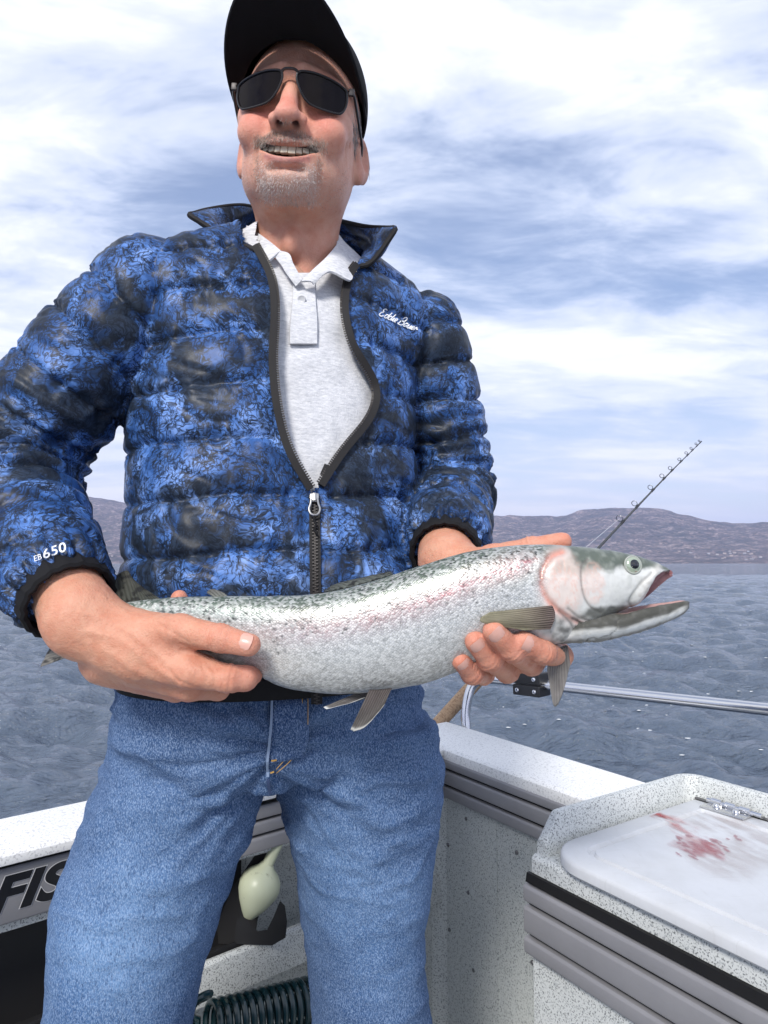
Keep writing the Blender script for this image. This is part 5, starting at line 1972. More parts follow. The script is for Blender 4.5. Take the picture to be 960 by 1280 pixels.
0 and dstrip([(333, 1000), (318, 1040), (303, 1080), (285, 1130), (266, 1190), (247, 1262), (243, 1279)], .004, .001, .0018, 'inner_seam', 'denim', 50, .86)

# ---------------------------------------------------------------- boots
m = Mat('boot_rubber', (0.03, 0.035, 0.03), rough=0.5)
for cx, cy, an in ((-.375, .86, R(-8)), (.0, .98, R(25))):
    ca, sa = math.cos(an), math.sin(an)
    Rm = np.array([[ca, -sa, 0], [sa, ca, 0], [0, 0, 1]])
    def bsdf(X, o_=np.array([cx, cy, 0]), Rm=Rm):
        q = (X - o_) @ Rm
        f = s_cap(q, (0, .03, .10), (0, .03, .20), .052, .056)
        f = smin(f, s_ell(q, (0, -.06, .05), (.05, .13, .05)), .04)
        f = smin(f, s_ell(q, (0, .04, .045), (.042, .06, .045)), .03)
        f = np.maximum(f, .012 - q[:, 2])
        sole = np.maximum(np.maximum(s_ell(q, (0, -.035, .01), (.056, .155, .06)), .002 - q[:, 2]), q[:, 2] - .028)
        return np.minimum(f, sole).astype(np.float32)
    V, Q = sdf_mesh(bsdf, (cx - .2, cy - .24, -.01), (cx + .2, cy + .2, .27), .006, 1)
    ppart('boot', mesh_np('boot', V, Q), 'boot_rubber')

# ---------------------------------------------------------------- cap
m = Mat('cap_cloth', (0.010, 0.010, 0.012), rough=0.85, spec=0.2)
v = m.coord('Object')
m.bump(m.noise(m.map(v, (1, 1, 1)), 900, 2), 0.3, 0.0008)


def cap_sdf(X):
    d = s_ell(X, (0, .012, .062), (.0835, .107, .100))
    d = np.maximum(d, (.058 - .28 * (X[:, 1] + .02)) - X[:, 2])
    d = np.maximum(d, -s_ell(X, (0, .012, .056), (.0785, .102, .094)))
    return d.astype(np.float32)


V, Q = sdf_mesh(cap_sdf, (-.11, -.12, .02), (.11, .14, .18), .0028, 2)
cap = ppart('cap', mesh_np('cap', toW(V), Q), 'cap_cloth')
# brim: curved sheet
nu, nv = 49, 22
CYAW = R(-3)
G = np.zeros((nu, nv, 3))
for i in range(nu):
    s = (i / (nu - 1) * 2 - 1)
    thb = s * R(86)
    bx, by = .0825 * math.sin(thb), .012 - .104 * math.cos(thb)
    Lb = .090 * max(0, math.cos(s * PI / 2)) ** .42
    for j in range(nv):
        t = j / (nv - 1)
        yy = by - Lb * t
        xx = bx * (1 + .06 * t * (1 - abs(s)))
        zz = .078 + .004 * t * Lb / .08 - 5.6 * xx * xx * (.80 + .20 * t)
        G[i, j] = (xx * math.cos(CYAW) - (yy - .012) * math.sin(CYAW), .012 + xx * math.sin(CYAW) + (yy - .012) * math.cos(CYAW), zz)
Nn = norm(np.cross(np.gradient(G, axis=0), np.gradient(G, axis=1)))
tp, bt = G + Nn * .0014, G - Nn * .0014
V = np.vstack([tp.reshape(-1, 3), bt.reshape(-1, 3)]); m_ = nu * nv
F = []
for i in range(nu - 1):
    for j in range(nv - 1):
        a = i * nv + j
        F += [(a, a + nv, a + nv + 1, a + 1), (m_ + a, m_ + a + 1, m_ + a + nv + 1, m_ + a + nv)]
    a = i * nv + nv - 1; F.append((a, a + nv, m_ + a + nv, m_ + a))
    a = i * nv; F.append((a, a + nv, m_ + a + nv, m_ + a))
ppart('brim', MB().add(toW(V), F).build('x', MATS['cap_cloth'], None).data, 'cap_cloth', cap); bpy.data.objects.remove(bpy.data.objects['x'])
ppart('cap_button', MB().lathe([(.008, 0), (.0075, .003), (.004, .0055), (.0005, .006)], toW((0, .012, .161)), HR @ np.array([0, 0, 1.]), 14).build('x', MATS['cap_cloth'], None).data, 'cap_cloth', cap); bpy.data.objects.remove(bpy.data.objects['x'])

# ---------------------------------------------------------------- sunglasses
m = Mat('dark_lens', (0.006, 0.004, 0.005), rough=0.06, spec=0.13)
Mat('glasses_frame', (0.008, 0.007, 0.008), rough=0.3, spec=0.5)
Mat('glasses_metal', (0.05, 0.045, 0.045), rough=0.45, metal=0.6)
gl = empty('sunglasses', (0, 0, 0)); gl.parent = person; gl.matrix_parent_inverse = PI_INV


def gpos(x_, z_):
    """lens surface: wraps round the face"""
    y_ = -.1115 + 6.2 * x_ * x_ - .10 * (z_ - .012)
    return np.array([x_, y_, z_])


out = np.array([(.0085, .0195), (.013, .0230), (.030, .0240), (.050, .0225), (.0615, .0195), (.0640, .0155), (.0640, .004), (.0600, -.0070), (.053, -.0120), (.036, -.0135), (.0225, -.0105), (.0135, .000), (.0085, .013)])
for sgn in (1, -1):
    oc = np.vstack([out, out[:1]])
    oc = catmull(oc, 60)[:-1]
    cen = oc.mean(0)
    V, F = [], []
    k = len(oc); rings_ = (1.0, .75, .5, .25)
    for r_ in rings_:
        for q in oc:
            p2 = cen + (q - cen) * r_
            V.append(toW(gpos(p2[0] * sgn, p2[1]) + np.array([0, .0006, 0])))
    V.append(toW(gpos(cen[0] * sgn, cen[1])))
    for i in range(len(rings_) - 1):
        for j in range(k):
            F.append((i * k + j, i * k + (j + 1) % k, (i + 1) * k + (j + 1) % k, (i + 1) * k + j))
    F += [((len(rings_) - 1) * k + j, (len(rings_) - 1) * k + (j + 1) % k, len(V) - 1) for j in range(k)]
    lens = ppart('lens', MB().add(V, F).build('x', MATS['dark_lens'], None).data, 'dark_lens', gl); bpy.data.objects.remove(bpy.data.objects['x'])
    fp_ = np.array([toW(gpos(q[0] * sgn, q[1])) for q in oc]); fp_ = np.vstack([fp_, fp_[:2]])
    ppart('rim', MB().tube(fp_, .0014, 8, cap=False).build('x', MATS['glasses_frame'], None).data, 'glasses_frame', lens); bpy.data.objects.remove(bpy.data.objects['x'])
    hp_ = gpos(.0655 * sgn, .019)
    tp_ = np.array([hp_, hp_ + np.array([.0055 * sgn, .006, .0005]), (.0735 * sgn, -.060, .017), (.0765 * sgn, -.02, .014), (.0785 * sgn, .008, .010), (.0765 * sgn, .025, -.006)])
    ppart('temple_arm', MB().tube(np.array([toW(q) for q in catmull(tp_, 30)]), .0019, 8).build('x', MATS['glasses_frame'], None).data, 'glasses_frame', gl); bpy.data.objects.remove(bpy.data.objects['x'])
    ppart('hinge', MB().box(toW(hp_ + np.array([.0035 * sgn, .001, .0])), (.007, .004, .009), HR, .0012).build('x', MATS['glasses_metal'], None).data, 'glasses_metal', gl); bpy.data.objects.remove(bpy.data.objects['x'])
br = np.array([gpos(-.0105, .0205), gpos(-.005, .0235) + np.array([0, -.001, 0]), gpos(.005, .0235) + np.array([0, -.001, 0]), gpos(.0105, .0205)])
ppart('bridge', MB().tube(np.array([toW(q) for q in catmull(br, 16)]), .0017, 8).build('x', MATS['glasses_frame'], None).data, 'glasses_frame', gl); bpy.data.objects.remove(bpy.data.objects['x'])

# ================================================================== trout
fish = empty('trout', P(450, 800, .66))
tag(fish, 'large silver trout with a pink side stripe and open mouth held across the jacket', 'fish')
FI = Matrix.Translation(tuple(-P(450, 800, .66)))


def fpart(name, me, mat, parent=None, smooth=True):
    o = link(name, me, MATS[mat], parent or fish, smooth)
    if parent is None:
        o.matrix_parent_inverse = FI
    return o


FT = np.array([(118, 762), (140, 756), (165, 752), (200, 748), (230, 746), (270, 745.5), (330, 745), (385, 743.5), (430, 736), (480, 722), (530, 705.5), (580, 691), (620, 684), (670, 680.5), (720, 683), (760, 687.5), (790, 693), (812, 700), (828, 707), (838, 713), (841, 717)], float)
FB = np.array([(118, 806), (140, 805), (165, 803), (200, 803), (230, 808), (270, 822), (320, 843), (350, 857), (385, 864), (430, 867), (480, 863), (530, 854), (565, 842), (600, 829), (650, 814), (690, 806), (715, 800), (735, 790), (755, 776), (775, 764), (792, 757), (806, 747), (820, 735), (832, 725), (839, 721), (841, 719)], float)
FW = np.array([(118, .006), (160, .009), (200, .0125), (260, .018), (330, .0245), (430, .0300), (530, .0315), (600, .0310), (660, .0300), (700, .0285), (740, .0255), (780, .0205), (810, .0150), (828, .0100), (836, .0062), (841, .001)], float)


def fdep(x):
    return np.interp(x, [118, 260, 400, 650, 860], [.690, .672, .660, .652, .648])


def smooth_interp(x, tab, k=9):
    xs = np.linspace(tab[0, 0], tab[-1, 0], 600)
    y = np.interp(xs, tab[:, 0], tab[:, 1])
    return np.interp(x, xs, y)


xs = np.concatenate([np.linspace(118, 655, 250), np.linspace(656.5, 828, 150), np.linspace(829, 841, 16)])
nv_ = 176
ph = np.linspace(0, 2 * PI, nv_, endpoint=False)
top_c = catmull(FT, 800); bot_c = catmull(FB, 800)
ty = np.interp(xs, top_c[:, 0], top_c[:, 1]); by = np.interp(xs, bot_c[:, 0], bot_c[:, 1])
wc_ = catmull(FW, 400); ww = np.interp(xs, wc_[:, 0], wc_[:, 1])
dc = fdep(xs)
expo = 2.25
cz = np.sign(np.cos(ph)) * np.abs(np.cos(ph)) ** (2 / expo); sz = np.sign(np.sin(ph)) * np.abs(np.sin(ph)) ** (2 / expo)
# widest a little above mid height; the head wedge keeps a keel below
VF = np.zeros((len(xs), nv_, 3)); TT = np.zeros((len(xs), nv_)); PY = np.zeros((len(xs), nv_))
for i, x_ in enumerate(xs):
    mid = (ty[i] + by[i]) / 2; hh = (by[i] - ty[i]) / 2
    yy = mid - cz * hh
    wid = ww[i] * (1 - .13 * np.clip(-cz, 0, 1) ** 2)
    for j in range(nv_):
        q = P(x_, yy[j], dc[i])
        VF[i, j] = q + np.array([0, -1, 0]) * (sz[j] * wid[j])
    TT[i] = cz; PY[i] = yy
PX = np.repeat(xs[:, None], nv_, 1)
VFf = VF.reshape(-1, 3); pxf, pyf, ttf = PX.ravel(), PY.ravel(), TT.ravel()
i = np.arange(len(xs) - 1)[:, None] * nv_; j = np.arange(nv_)[None]; j2 = (j + 1) % nv_
QF = np.stack([i + j, i + j2, i + nv_ + j2, i + nv_ + j], -1).reshape(-1, 4)
NF = vnormals(VFf, QF)
if (NF[:, 1] * (VFf[:, 1] - VFf[:, 1].mean())).mean() < 0:
    QF = QF[:, ::-1]; NF = -NF


def pdist(pts, n=60):
    c = catmull(np.array(pts, float), n)
    d = np.full(len(pxf), 1e9); arg = np.zeros(len(pxf))
    sel = (pxf > c[:, 0].min() - 40) & (pxf < c[:, 0].max() + 40)
    a, b = pxf[sel], pyf[sel]
    dd = np.full(sel.sum(), 1e9)
    for q in c:
        dd = np.minimum(dd, np.hypot(a - q[0], b - q[1]))
    d[sel] = dd
    return d


p3 = np.stack([pxf, pyf, np.sign(NF[:, 1]) * 7 + 0 * pxf], 1)
n1_ = fbm(p3, 1 / 22., 4); n2_ = fbm(p3, 1 / 7., 3, .55, 3.); n3_ = fbm(p3, 1 / 60., 3, .5, 9.)
SIL = np.array((.53, .55, .555)); cF = np.tile(SIL, (len(pxf), 1))
cF = tint(cF, sstep(.12, .52, ttf + .10 * n1_) * .75, (.29, .37, .31))
cF = tint(cF, sstep(.55, .82, ttf + .10 * n1_) * .95, (.075, .110, .080))
cF = tint(cF, sstep(-.1, -.55, ttf + .2 * n1_) * .55, (.44, .44, .43))
cF = tint(cF, sstep(-.45, -.90, ttf + .12 * n2_) * .6, (.27, .26, .24))  # underside shading painted into the belly colour
# pink stripe
stripe = pdist([(330, 786), (400, 783), (460, 772), (520, 755), (570, 735), (620, 713), (665, 700)], 160)
sy = np.interp(pxf, [330, 400, 460, 520, 570, 620, 665], [786, 783, 772, 755, 735, 713, 700])
cF = tint(cF, np.exp(-((pyf - sy) / 17) ** 2) * sstep(250, 420, pxf) * sstep(676, 650, pxf) * (.62 + .5 * n1_), (.52, .30, .31))
cF = tint(cF, np.exp(-((pyf - sy + 1) / 3.2) ** 2) * sstep(480, 560, pxf) * sstep(672, 655, pxf) * .75, (.44, .17, .19))
cF = tint(cF, np.exp(-((pyf - 825) / 22) ** 2) * np.exp(-((pxf - 345) / 45) ** 2) * .5, (.62, .56, .50))
# spots
rs = np.random.default_rng(4)
for _ in range(620):
    sx = rs.uniform(200, 700)
    tt_ = np.interp(sx, top_c[:, 0], top_c[:, 1]); bb_ = np.interp(sx, bot_c[:, 0], bot_c[:, 1])
    sy_ = tt_ + (bb_ - tt_) * min(.99, abs(rs.normal(0, .17)) + .02 + (.12 * rs.random() if sx < 400 else 0))
    r_ = rs.uniform(.9, 2.0)
    m_ = (np.abs(pxf - sx) < 4) & (np.abs(pyf - sy_) < 4)
    d2 = ((pxf[m_] - sx) ** 2 + (pyf[m_] - sy_) ** 2 * .7) / r_ ** 2
    w = np.zeros(len(pxf)); w[m_] = np.exp(-d2 ** 2) * .8
    cF = tint(cF, w, (.03, .035, .035))
# ---- head
hd = sstep(662, 684, pxf + .15 * (pyf - 720))
hsil = tint(np.tile(np.array((.64, .65, .63)), (len(pxf), 1)), sstep(.30, .58, ttf + .15 * n2_) * .95, (.070, .090, .070))
hsil = tint(hsil, np.clip(n2_, 0, 1) * .7, (.28, .30, .27))
cF = cF * (1 - hd[:, None]) + hsil * hd[:, None]
ell = lambda cx, cy, rx, ry: ((pxf - cx) / rx) ** 2 + ((pyf - cy) / ry) ** 2
op = sstep(1.35, .45, ell(697, 728, 27, 38) + .5 * n1_)
cF = tint(cF, op * .60, (.70, .56, .50))
vein = np.clip(1 - np.abs(n2_) * 7, 0, 1)
cF = tint(cF, op * vein * .40, (.64, .32, .24))
op2 = sstep(1.1, .5, ell(732, 728, 16, 28))
cF = tint(cF, op2 * .5 * (.7 + n2_), (.74, .56, .50))
cF = tint(cF, op2 * vein * .35, (.64, .34, .26))
gill_l = [(697, 690), (682, 696), (671, 710), (668, 726), (672, 742), (684, 757), (700, 768), (722, 780)]
gd = pdist(gill_l)
cF = tint(cF, np.exp(-(gd / 4.2) ** 2) * .85, (.60, .25, .19)); cF = tint(cF, np.exp(-((gd - 7) / 4.0) ** 2) * .35, (.72, .62, .58))
pre_l = [(727, 699), (718, 708), (716, 724), (719, 742), (728, 756), (742, 764)]
pd_ = pdist(pre_l)
cF = tint(cF, np.exp(-(pd_ / 1.5) ** 2) * .65, (.13, .11, .10))
folds = [[(700, 758), (716, 770), (735, 776), (756, 778)], [(708, 772), (726, 781), (744, 784)], [(712, 782), (728, 789)], [(690, 762), (706, 778), (716, 796)]]
fd = np.minimum.reduce([pdist(f_) for f_ in folds])
cF = tint(cF, np.exp(-(fd / 1.7) ** 2) * .7, (.13, .13, .125))
chest = sstep(668, 690, pxf) * sstep(724, 712, pxf) * sstep(762, 775, pyf)
cF = tint(cF, chest * (.55 + n2_), (.16, .16, .155))
cF = tint(cF, sstep(1.3, .3, ell(756, 766, 44, 11) + .5 * n2_) * .9, (.085, .09, .080))
# upper jaw bone
mx = [(815, 712), (803, 724), (795, 738), (790, 750)]
md = pdist(mx)
cF = tint(cF, np.exp(-(md / 6.0) ** 2) * .55, (.74, .72, .68))
mo = pdist([(806, 716), (792, 728), (782, 742), (780, 752), (786, 758)])
cF = tint(cF, np.exp(-(mo / 1.6) ** 2) * .6, (.17, .17, .16))
cF = tint(cF, np.clip(np.exp(-(md / 8.0) ** 2) * n2_ * 1.2, 0, .6), (.45, .43, .40))
# inside of the mouth: the lower edge in front of the jaw bone
low_edge = np.interp(pxf, bot_c[:, 0], bot_c[:, 1]) - pyf
mouth = sstep(796, 806, pxf) * sstep(15, 7, low_edge - .0 * pxf) * (pxf < 840)
mth = (pxf > 796) & (pyf > np.interp(pxf, [796, 804, 812, 824, 839], [757, 734, 720, 713.5, 712]))
mw = np.where(mth, 1.0, 0.0) * sstep(793, 800, pxf)
cF = tint(cF, mw * .9, (.24, .075, .085)); cF = tint(cF, mw * np.clip(n2_ + .2, 0, 1) * .7, (.40, .20, .19))
cF = tint(cF, sstep(822, 836, pxf) * (1 - mw) * .5, (.10, .11, .10))
cF *= (1 + .12 * n2_)[:, None]
# relief
dF = -.0016 * np.exp(-(gd / 3.0) ** 2) + .0013 * sstep(0, 9, gd) * op - .0009 * np.exp(-(pd_ / 2.2) ** 2) - .0011 * np.exp(-(fd / 2.4) ** 2)
dF += .0020 * np.exp(-(md / 6.5) ** 2) - .0010 * np.exp(-(mo / 2.2) ** 2) - .0050 * mw * sstep(797, 806, pxf) * (np.abs(ttf) < .97)
dF += .0005 * n2_ * hd - .0012 * np.exp(-ell(783, 706, 15, 13)) + .0006 * n1_ * (1 - hd)
# press of the fingers into the belly
for q in ((592, 806), (615, 793), (655, 806), (575, 828)):
    dF -= .0022 * np.exp(-((pxf - q[0]) ** 2 + (pyf - q[1]) ** 2) / 16 ** 2) * (NF[:, 1] < 0)
VFd = VFf + NF * dF[:, None]
arc = np.linalg.norm(np.diff(VF, axis=1, append=VF[:, :1]), axis=2).cumsum(1)
fuv = np.stack([pxf * .00077, arc.ravel(), 0 * pxf], 1)
# cap the tail end and the snout
ends = [np.arange(nv_)[::1], (len(xs) - 1) * nv_ + np.arange(nv_)]
mskin = Mat('trout_skin', (0.5, 0.5, 0.5), rough=0.34, spec=0.40)
m = mskin
col = m.attr('Col', 'Color'); uvv = m.attr('fuv')
body_w = m.attr('scaly', 'Fac')
vo = m.voro(m.map(uvv, (1.0, 1.3, 1), (0, 0, R(45))), 400, 'F1', .55)
ve = m.voro(m.map(uvv, (1.0, 1.3, 1), (0, 0, R(45))), 400, 'DISTANCE_TO_EDGE', .55)
gl_ = m.voro(m.map(uvv, (1.0, 1.3, 1), (0, 0, R(45))), 400, 'F1', .55, 'Color')
bwn = m.new('ShaderNodeRGBToBW'); m.l.new(gl_, bwn.inputs[0])
edge = m.math('MULTIPLY', m.ramp(ve, [(0.0, 0.58), (0.16, 0.0)]), body_w)
c = m.mix(edge, col, (0.09, 0.10, 0.095))
sp = m.math('MULTIPLY', m.ramp(bwn.outputs[0], [(0.25, 0.0), (0.75, 0.42)]), body_w)
c = m.mix(sp, c, (0.80, 0.81, 0.80))
m.set('Base Color', c)
m.set('Metallic', m.math('MULTIPLY_ADD', body_w, 0.22, 0.06))
m.set('Roughness', m.ramp(bwn.outputs[0], [(0.2, 0.28), (0.8, 0.46)]))
m.b.inputs['Coat Weight'].default_value = 0.14
m.b.inputs['Coat Roughness'].default_value = 0.12
nb_ = m.bump(m.noise(uvv, 160, 4, 0.6), 0.25, 0.0015)
m.bump(m.math('MULTIPLY', m.math('SUBTRACT', 1.0, vo), body_w), 0.22, 0.0012, nb_)
V2 = VFd; QQ = [tuple(q) for q in QF.tolist()]
me = bpy.data.meshes.new('body')
me.from_pydata(V2.tolist(), [], QQ + [tuple(int(a) for a in ends[0]), tuple(int(a) for a in ends[1][::-1])])
a_ = me.color_attributes.new('Col', 'FLOAT_COLOR', 'POINT'); a_.data.foreach_set('color', np.hstack([cF, np.ones((len(cF), 1))]).astype(np.float32).ravel())
a_ = me.attributes.new('fuv', 'FLOAT_VECTOR', 'POINT'); a_.data.foreach_set('vector', fuv.astype(np.float32).ravel())
a_ = me.attributes.new('scaly', 'FLOAT', 'POINT'); a_.data.foreach_set('value', (1 - np.clip(hd, 0, 1)).astype(np.float32))
fbody = fpart('body', me, 'trout_skin')

# ---- lower jaw
JT = catmull(np.array([(690, 772), (720, 768), (750, 765), (775, 762), (800, 754), (822, 751), (842, 749), (854, 748), (861, 751)], float), 200)
JB = catmull(np.array([(690, 806), (715, 804), (740, 803), (765, 799), (790, 793), (815, 785), (838, 776), (853, 768), (861, 760)], float), 200)
xj = np.concatenate([np.linspace(690, 850, 110), np.linspace(851, 861, 14)])
jy0 = np.interp(xj, JT[:, 0], JT[:, 1]); jy1 = np.interp(xj, JB[:, 0], JB[:, 1])
jw = np.interp(xj, [690, 720, 750, 790, 820, 845, 856, 861], [.010, .0245, .0240, .0190, .0135, .0090, .0060, .0012])
nj = 72; pj = np.linspace(0, 2 * PI, nj, endpoint=False)
cj = np.sign(np.cos(pj)) * np.abs(np.cos(pj)) ** .8; sj = np.sign(np.sin(pj)) * np.abs(np.sin(pj)) ** .8
VJ_ = np.zeros((len(xj), nj, 3)); jpx = np.repeat(xj[:, None], nj, 1); jpy = np.zeros((len(xj), nj)); jt = np.repeat(cj[None], len(xj), 0)
for i_, x_ in enumerate(xj):
    md_, hh = (jy0[i_] + jy1[i_]) / 2, (jy1[i_] - jy0[i_]) / 2
    wid = jw[i_] * (1 - .45 * np.clip(-cj, 0, 1) ** 1.5)
    yy = md_ - cj * hh
    # mouth floor is hollow
    yy = yy + (hh * .9) * np.clip(cj - .55, 0, 1) / .45 * np.clip(1 - np.abs(sj) * 1.15, 0, 1) * sstep(760, 800, x_)
    jpy[i_] = yy
    for j_ in range(nj):
        VJ_[i_, j_] = P(x_, yy[j_], fdep(x_)) + np.array([0, -1, 0]) * sj[j_] * wid[j_]
jx, jy_, jt_ = jpx.ravel(), jpy.ravel(), jt.ravel()
pj3 = np.stack([jx, jy_, 0 * jx], 1); m1 = fbm(pj3, 1 / 7., 4, .55, 21.); m2 = fbm(pj3, 1 / 16., 3, .5, 2.)
cJ = np.tile(np.array((.52, .53, .51)), (len(jx), 1))
rel_ = (jy_ - np.interp(jx, xj, jy0)) / np.maximum(np.interp(jx, xj, jy1) - np.interp(jx, xj, jy0), 1)
cJ = tint(cJ, sstep(.58, .44, rel_ + .14 * m2) * .95, (.050, .050, .042))
cJ = tint(cJ, np.exp(-((rel_ - .68) / .10) ** 2) * .85, (.78, .80, .78))
cJ = tint(cJ, sstep(.78, .90, rel_ + .10 * m1) * .85, (.13, .13, .12))
cJ = tint(cJ, np.clip(m1, 0, 1) * .5, (.22, .22, .21))
cJ = tint(cJ, np.clip(1 - np.abs(m2) * 9, 0, 1) * sstep(800, 760, jx) * .6, (.13, .13, .12))
cJ = tint(cJ, sstep(845, 858, jx) * .7, (.12, .12, .11))
cJ = tint(cJ, (np.abs(np.repeat(sj[None], len(xj), 0).ravel()) < .7) * (jt_ > .5) * sstep(760, 790, jx) * .8, (.50, .30, .28))
i_ = np.arange(len(xj) - 1)[:, None] * nj; j_ = np.arange(nj)[None]; j3 = (j_ + 1) % nj
QJ_ = np.stack([i_ + j_, i_ + j3, i_ + nj + j3, i_ + nj + j_], -1).reshape(-1, 4)
VJf = VJ_.reshape(-1, 3); NJf = vnormals(VJf, QJ_)
VJf = VJf + NJf * (.0006 * m1 - .0012 * np.clip(1 - np.abs(m2) * 9, 0, 1) * sstep(800, 760, jx))[:, None] * (1 if (NJf[:, 1] * (VJf[:, 1] - VJf[:, 1].mean())).mean() > 0 else -1)
me = MB().add(VJf, [tuple(q) for q in QJ_.tolist()] + [tuple(range(nj))]).build('x', None, None).data
bpy.data.objects.remove(bpy.data.objects['x'])
a_ = me.color_attributes.new('Col', 'FLOAT_COLOR', 'POINT'); a_.data.foreach_set('color', np.hstack([cJ, np.ones((len(cJ), 1))]).astype(np.float32).ravel())
a_ = me.attributes.new('fuv', 'FLOAT_VECTOR', 'POINT'); a_.data.foreach_set('vector', np.zeros(len(jx) * 3, np.float32))
a_ = me.attributes.new('scaly', 'FLOAT', 'POINT'); a_.data.foreach_set('value', np.zeros(len(jx), np.float32))
m = Mat('jaw_skin', (0.2, 0.2, 0.2), rough=0.5, spec=0.18)
m.set('Base Color', m.attr('Col', 'Color'))
m.bump(m.noise(m.coord('Object'), 300, 4), 0.3, 0.0015)
fpart('lower_jaw', me, 'jaw_skin')

# ---- eyes
Mat('eye_iris', (0.36, 0.42, 0.32), rough=0.12, metal=0.3, Coat_Weight=1.0)
Mat('eye_ring', (0.34, 0.36, 0.32), rough=0.3)
Mat('eye_pupil', (0.006, 0.007, 0.009), rough=0.04, Coat_Weight=1.0)
Mat('eye_blood', (0.22, 0.01, 0.012), rough=0.2)
for sg in (-1, 1):
    hw = np.interp(783, xs, ww) * .93
    ec = P(783, 706, fdep(783)) + np.array([0, sg * (hw - .0008), 0])
    axv = norm(np.array([.18, sg, .16]))
    e = fpart('eye', MB().lathe([(.0076, -.003), (.0074, .0002), (.0066, .0010), (.0052, .0016), (.0036, .0020), (.0004, .0022)], ec, axv, 28).build('x', MATS['eye_iris'], None).data, 'eye_iris'); bpy.data.objects.remove(bpy.data.objects['x'])
    fpart('eye_ring', MB().lathe([(.0070, -.002), (.0086, -.0012), (.0090, -.0002), (.0082, .0006), (.0072, .0004)], ec, axv, 28).build('x', MATS['eye_ring'], None).data, 'eye_ring', e); bpy.data.objects.remove(bpy.data.objects['x'])
    e.children[-1].matrix_parent_inverse = FI.inverted() @ FI
    fpart('pupil', MB().lathe([(.0046, .0008), (.0043, .0021), (.0026, .0028), (.0004, .0030)], ec + np.array([.0004, 0, .0004]), axv, 24).build('x', MATS['eye_pupil'], None).data, 'eye_pupil', e); bpy.data.objects.remove(bpy.data.objects['x'])
    fpart('blood_spot', MB().lathe([(.0018, .0004), (.0015, .0016), (.0004, .0019)], ec + np.array([.0012, 0, -.0052]), axv, 12).build('x', MATS['eye_blood'], None).data, 'eye_blood', e); bpy.data.objects.remove(bpy.data.objects['x'])

# ---- fins
m = Mat('fin_skin', (0.2, 0.2, 0.18), rough=0.5, spec=0.2)
m.set('Base Color', m.attr('Col', 'Color'))
m.set('Alpha', m.attr('film', 'Fac'))


def fin(name, root, tip, rays, c_root, c_tip, edge=None, bulge=0.0, parent=None, nv=26, spots=0, alpha=.97, ragged=.03):
    nu = rays * 6
    a = catmull(np.array(root), nu); b = catmull(np.array(tip), nu)
    nr = vnoise(np.stack([np.linspace(0, rays * 1.3, nu), np.zeros(nu), np.zeros(nu)], 1), 1.0, 3.3)
    b = b + (b - a) * (ragged * nr)[:, None]
    t = np.linspace(0, 1, nv)[None, :, None]
    G = a[:, None] * (1 - t) + b[:, None] * t
    Nn = norm(np.cross(np.gradient(G, axis=0), np.gradient(G, axis=1)))
    u = np.linspace(0, 1, nu)
    ridge = np.abs(np.sin(PI * rays * u))[:, None] * (1 - .6 * t[..., 0])
    G = G + Nn * (bulge * np.sin(PI * u)[:, None] * np.sin(PI * t[..., 0] * .9))[..., None]
    thk = (.0016 * (1 - t[..., 0]) + .00025) * (.45 + .55 * ridge)
    top_, bt_ = G + Nn * thk[..., None], G - Nn * thk[..., None]
    V = np.vstack([top_.reshape(-1, 3), bt_.reshape(-1, 3)]); M_ = nu * nv
    F = []
    for i in range(nu - 1):
        for j in range(nv - 1):
            q = i * nv + j
            F += [(q, q + nv, q + nv + 1, q + 1), (M_ + q, M_ + q + 1, M_ + q + nv + 1, M_ + q + nv)]
        for j in (0, nv - 1):
            q = i * nv + j; F.append((q, q + nv, M_ + q + nv, M_ + q))
    for j in range(nv - 1):
        for i in (0, nu - 1):
            q = i * nv + j; F.append((q, q + 1, M_ + q + 1, M_ + q))
    T_ = np.repeat(t[..., 0], nu, 0)
    cc = np.array(c_root)[None, None] * (1 - T_[..., None]) + np.array(c_tip)[None, None] * T_[..., None]
    st = (.62 + .55 * ridge)[..., None]
    cc = cc * st
    gn = G.reshape(-1, 3)
    cc = cc * (1 + .25 * fbm(gn, 160, 3).reshape(nu, nv))[..., None]
    if edge is not None:
        w = sstep(.90, .98, T_)[..., None]; cc = cc * (1 - w) + np.array(edge) * w
    if spots:
        sp_ = np.clip(fbm(gn * np.array([1, 1, 1]), 260, 1, .5, 1.7).reshape(nu, nv) - .22, 0, 1)[..., None] * 6
        cc = cc * (1 - np.clip(sp_, 0, .85)) + np.array((.015, .015, .015)) * np.clip(sp_, 0, .85)
    c2 = np.vstack([cc.reshape(-1, 3)] * 2)
    al = np.tile((alpha - (alpha - .80) * T_ * (1 - ridge)).ravel(), 2)
    me = MB().add(V, F).build('x', None, None, fix=False, auto=None).data
    bpy.data.objects.remove(bpy.data.objects['x'])
    a_ = me.color_attributes.new('Col', 'FLOAT_COLOR', 'POINT'); a_.data.foreach_set('color', np.hstack([c2, np.ones((len(c2), 1))]).astype(np.float32).ravel())
    a_ = me.attributes.new('film', 'FLOAT', 'POINT'); a_.data.foreach_set('value', al.astype(np.float32))
    return fpart(name, me, 'fin_skin', parent)


def fs(x, y, off=0.0):
    """point on the near flank of the fish, lifted off"""
    i = int(np.argmin(np.abs(xs - x)))
    hh = (by[i] - ty[i]) / 2; md_ = (ty[i] + by[i]) / 2
    c_ = np.clip((md_ - y) / hh, -.999, .999)
    w = ww[i] * (1 - abs(c_) ** expo) ** (1 / expo)
    return P(x, y, fdep(x) - w - off)


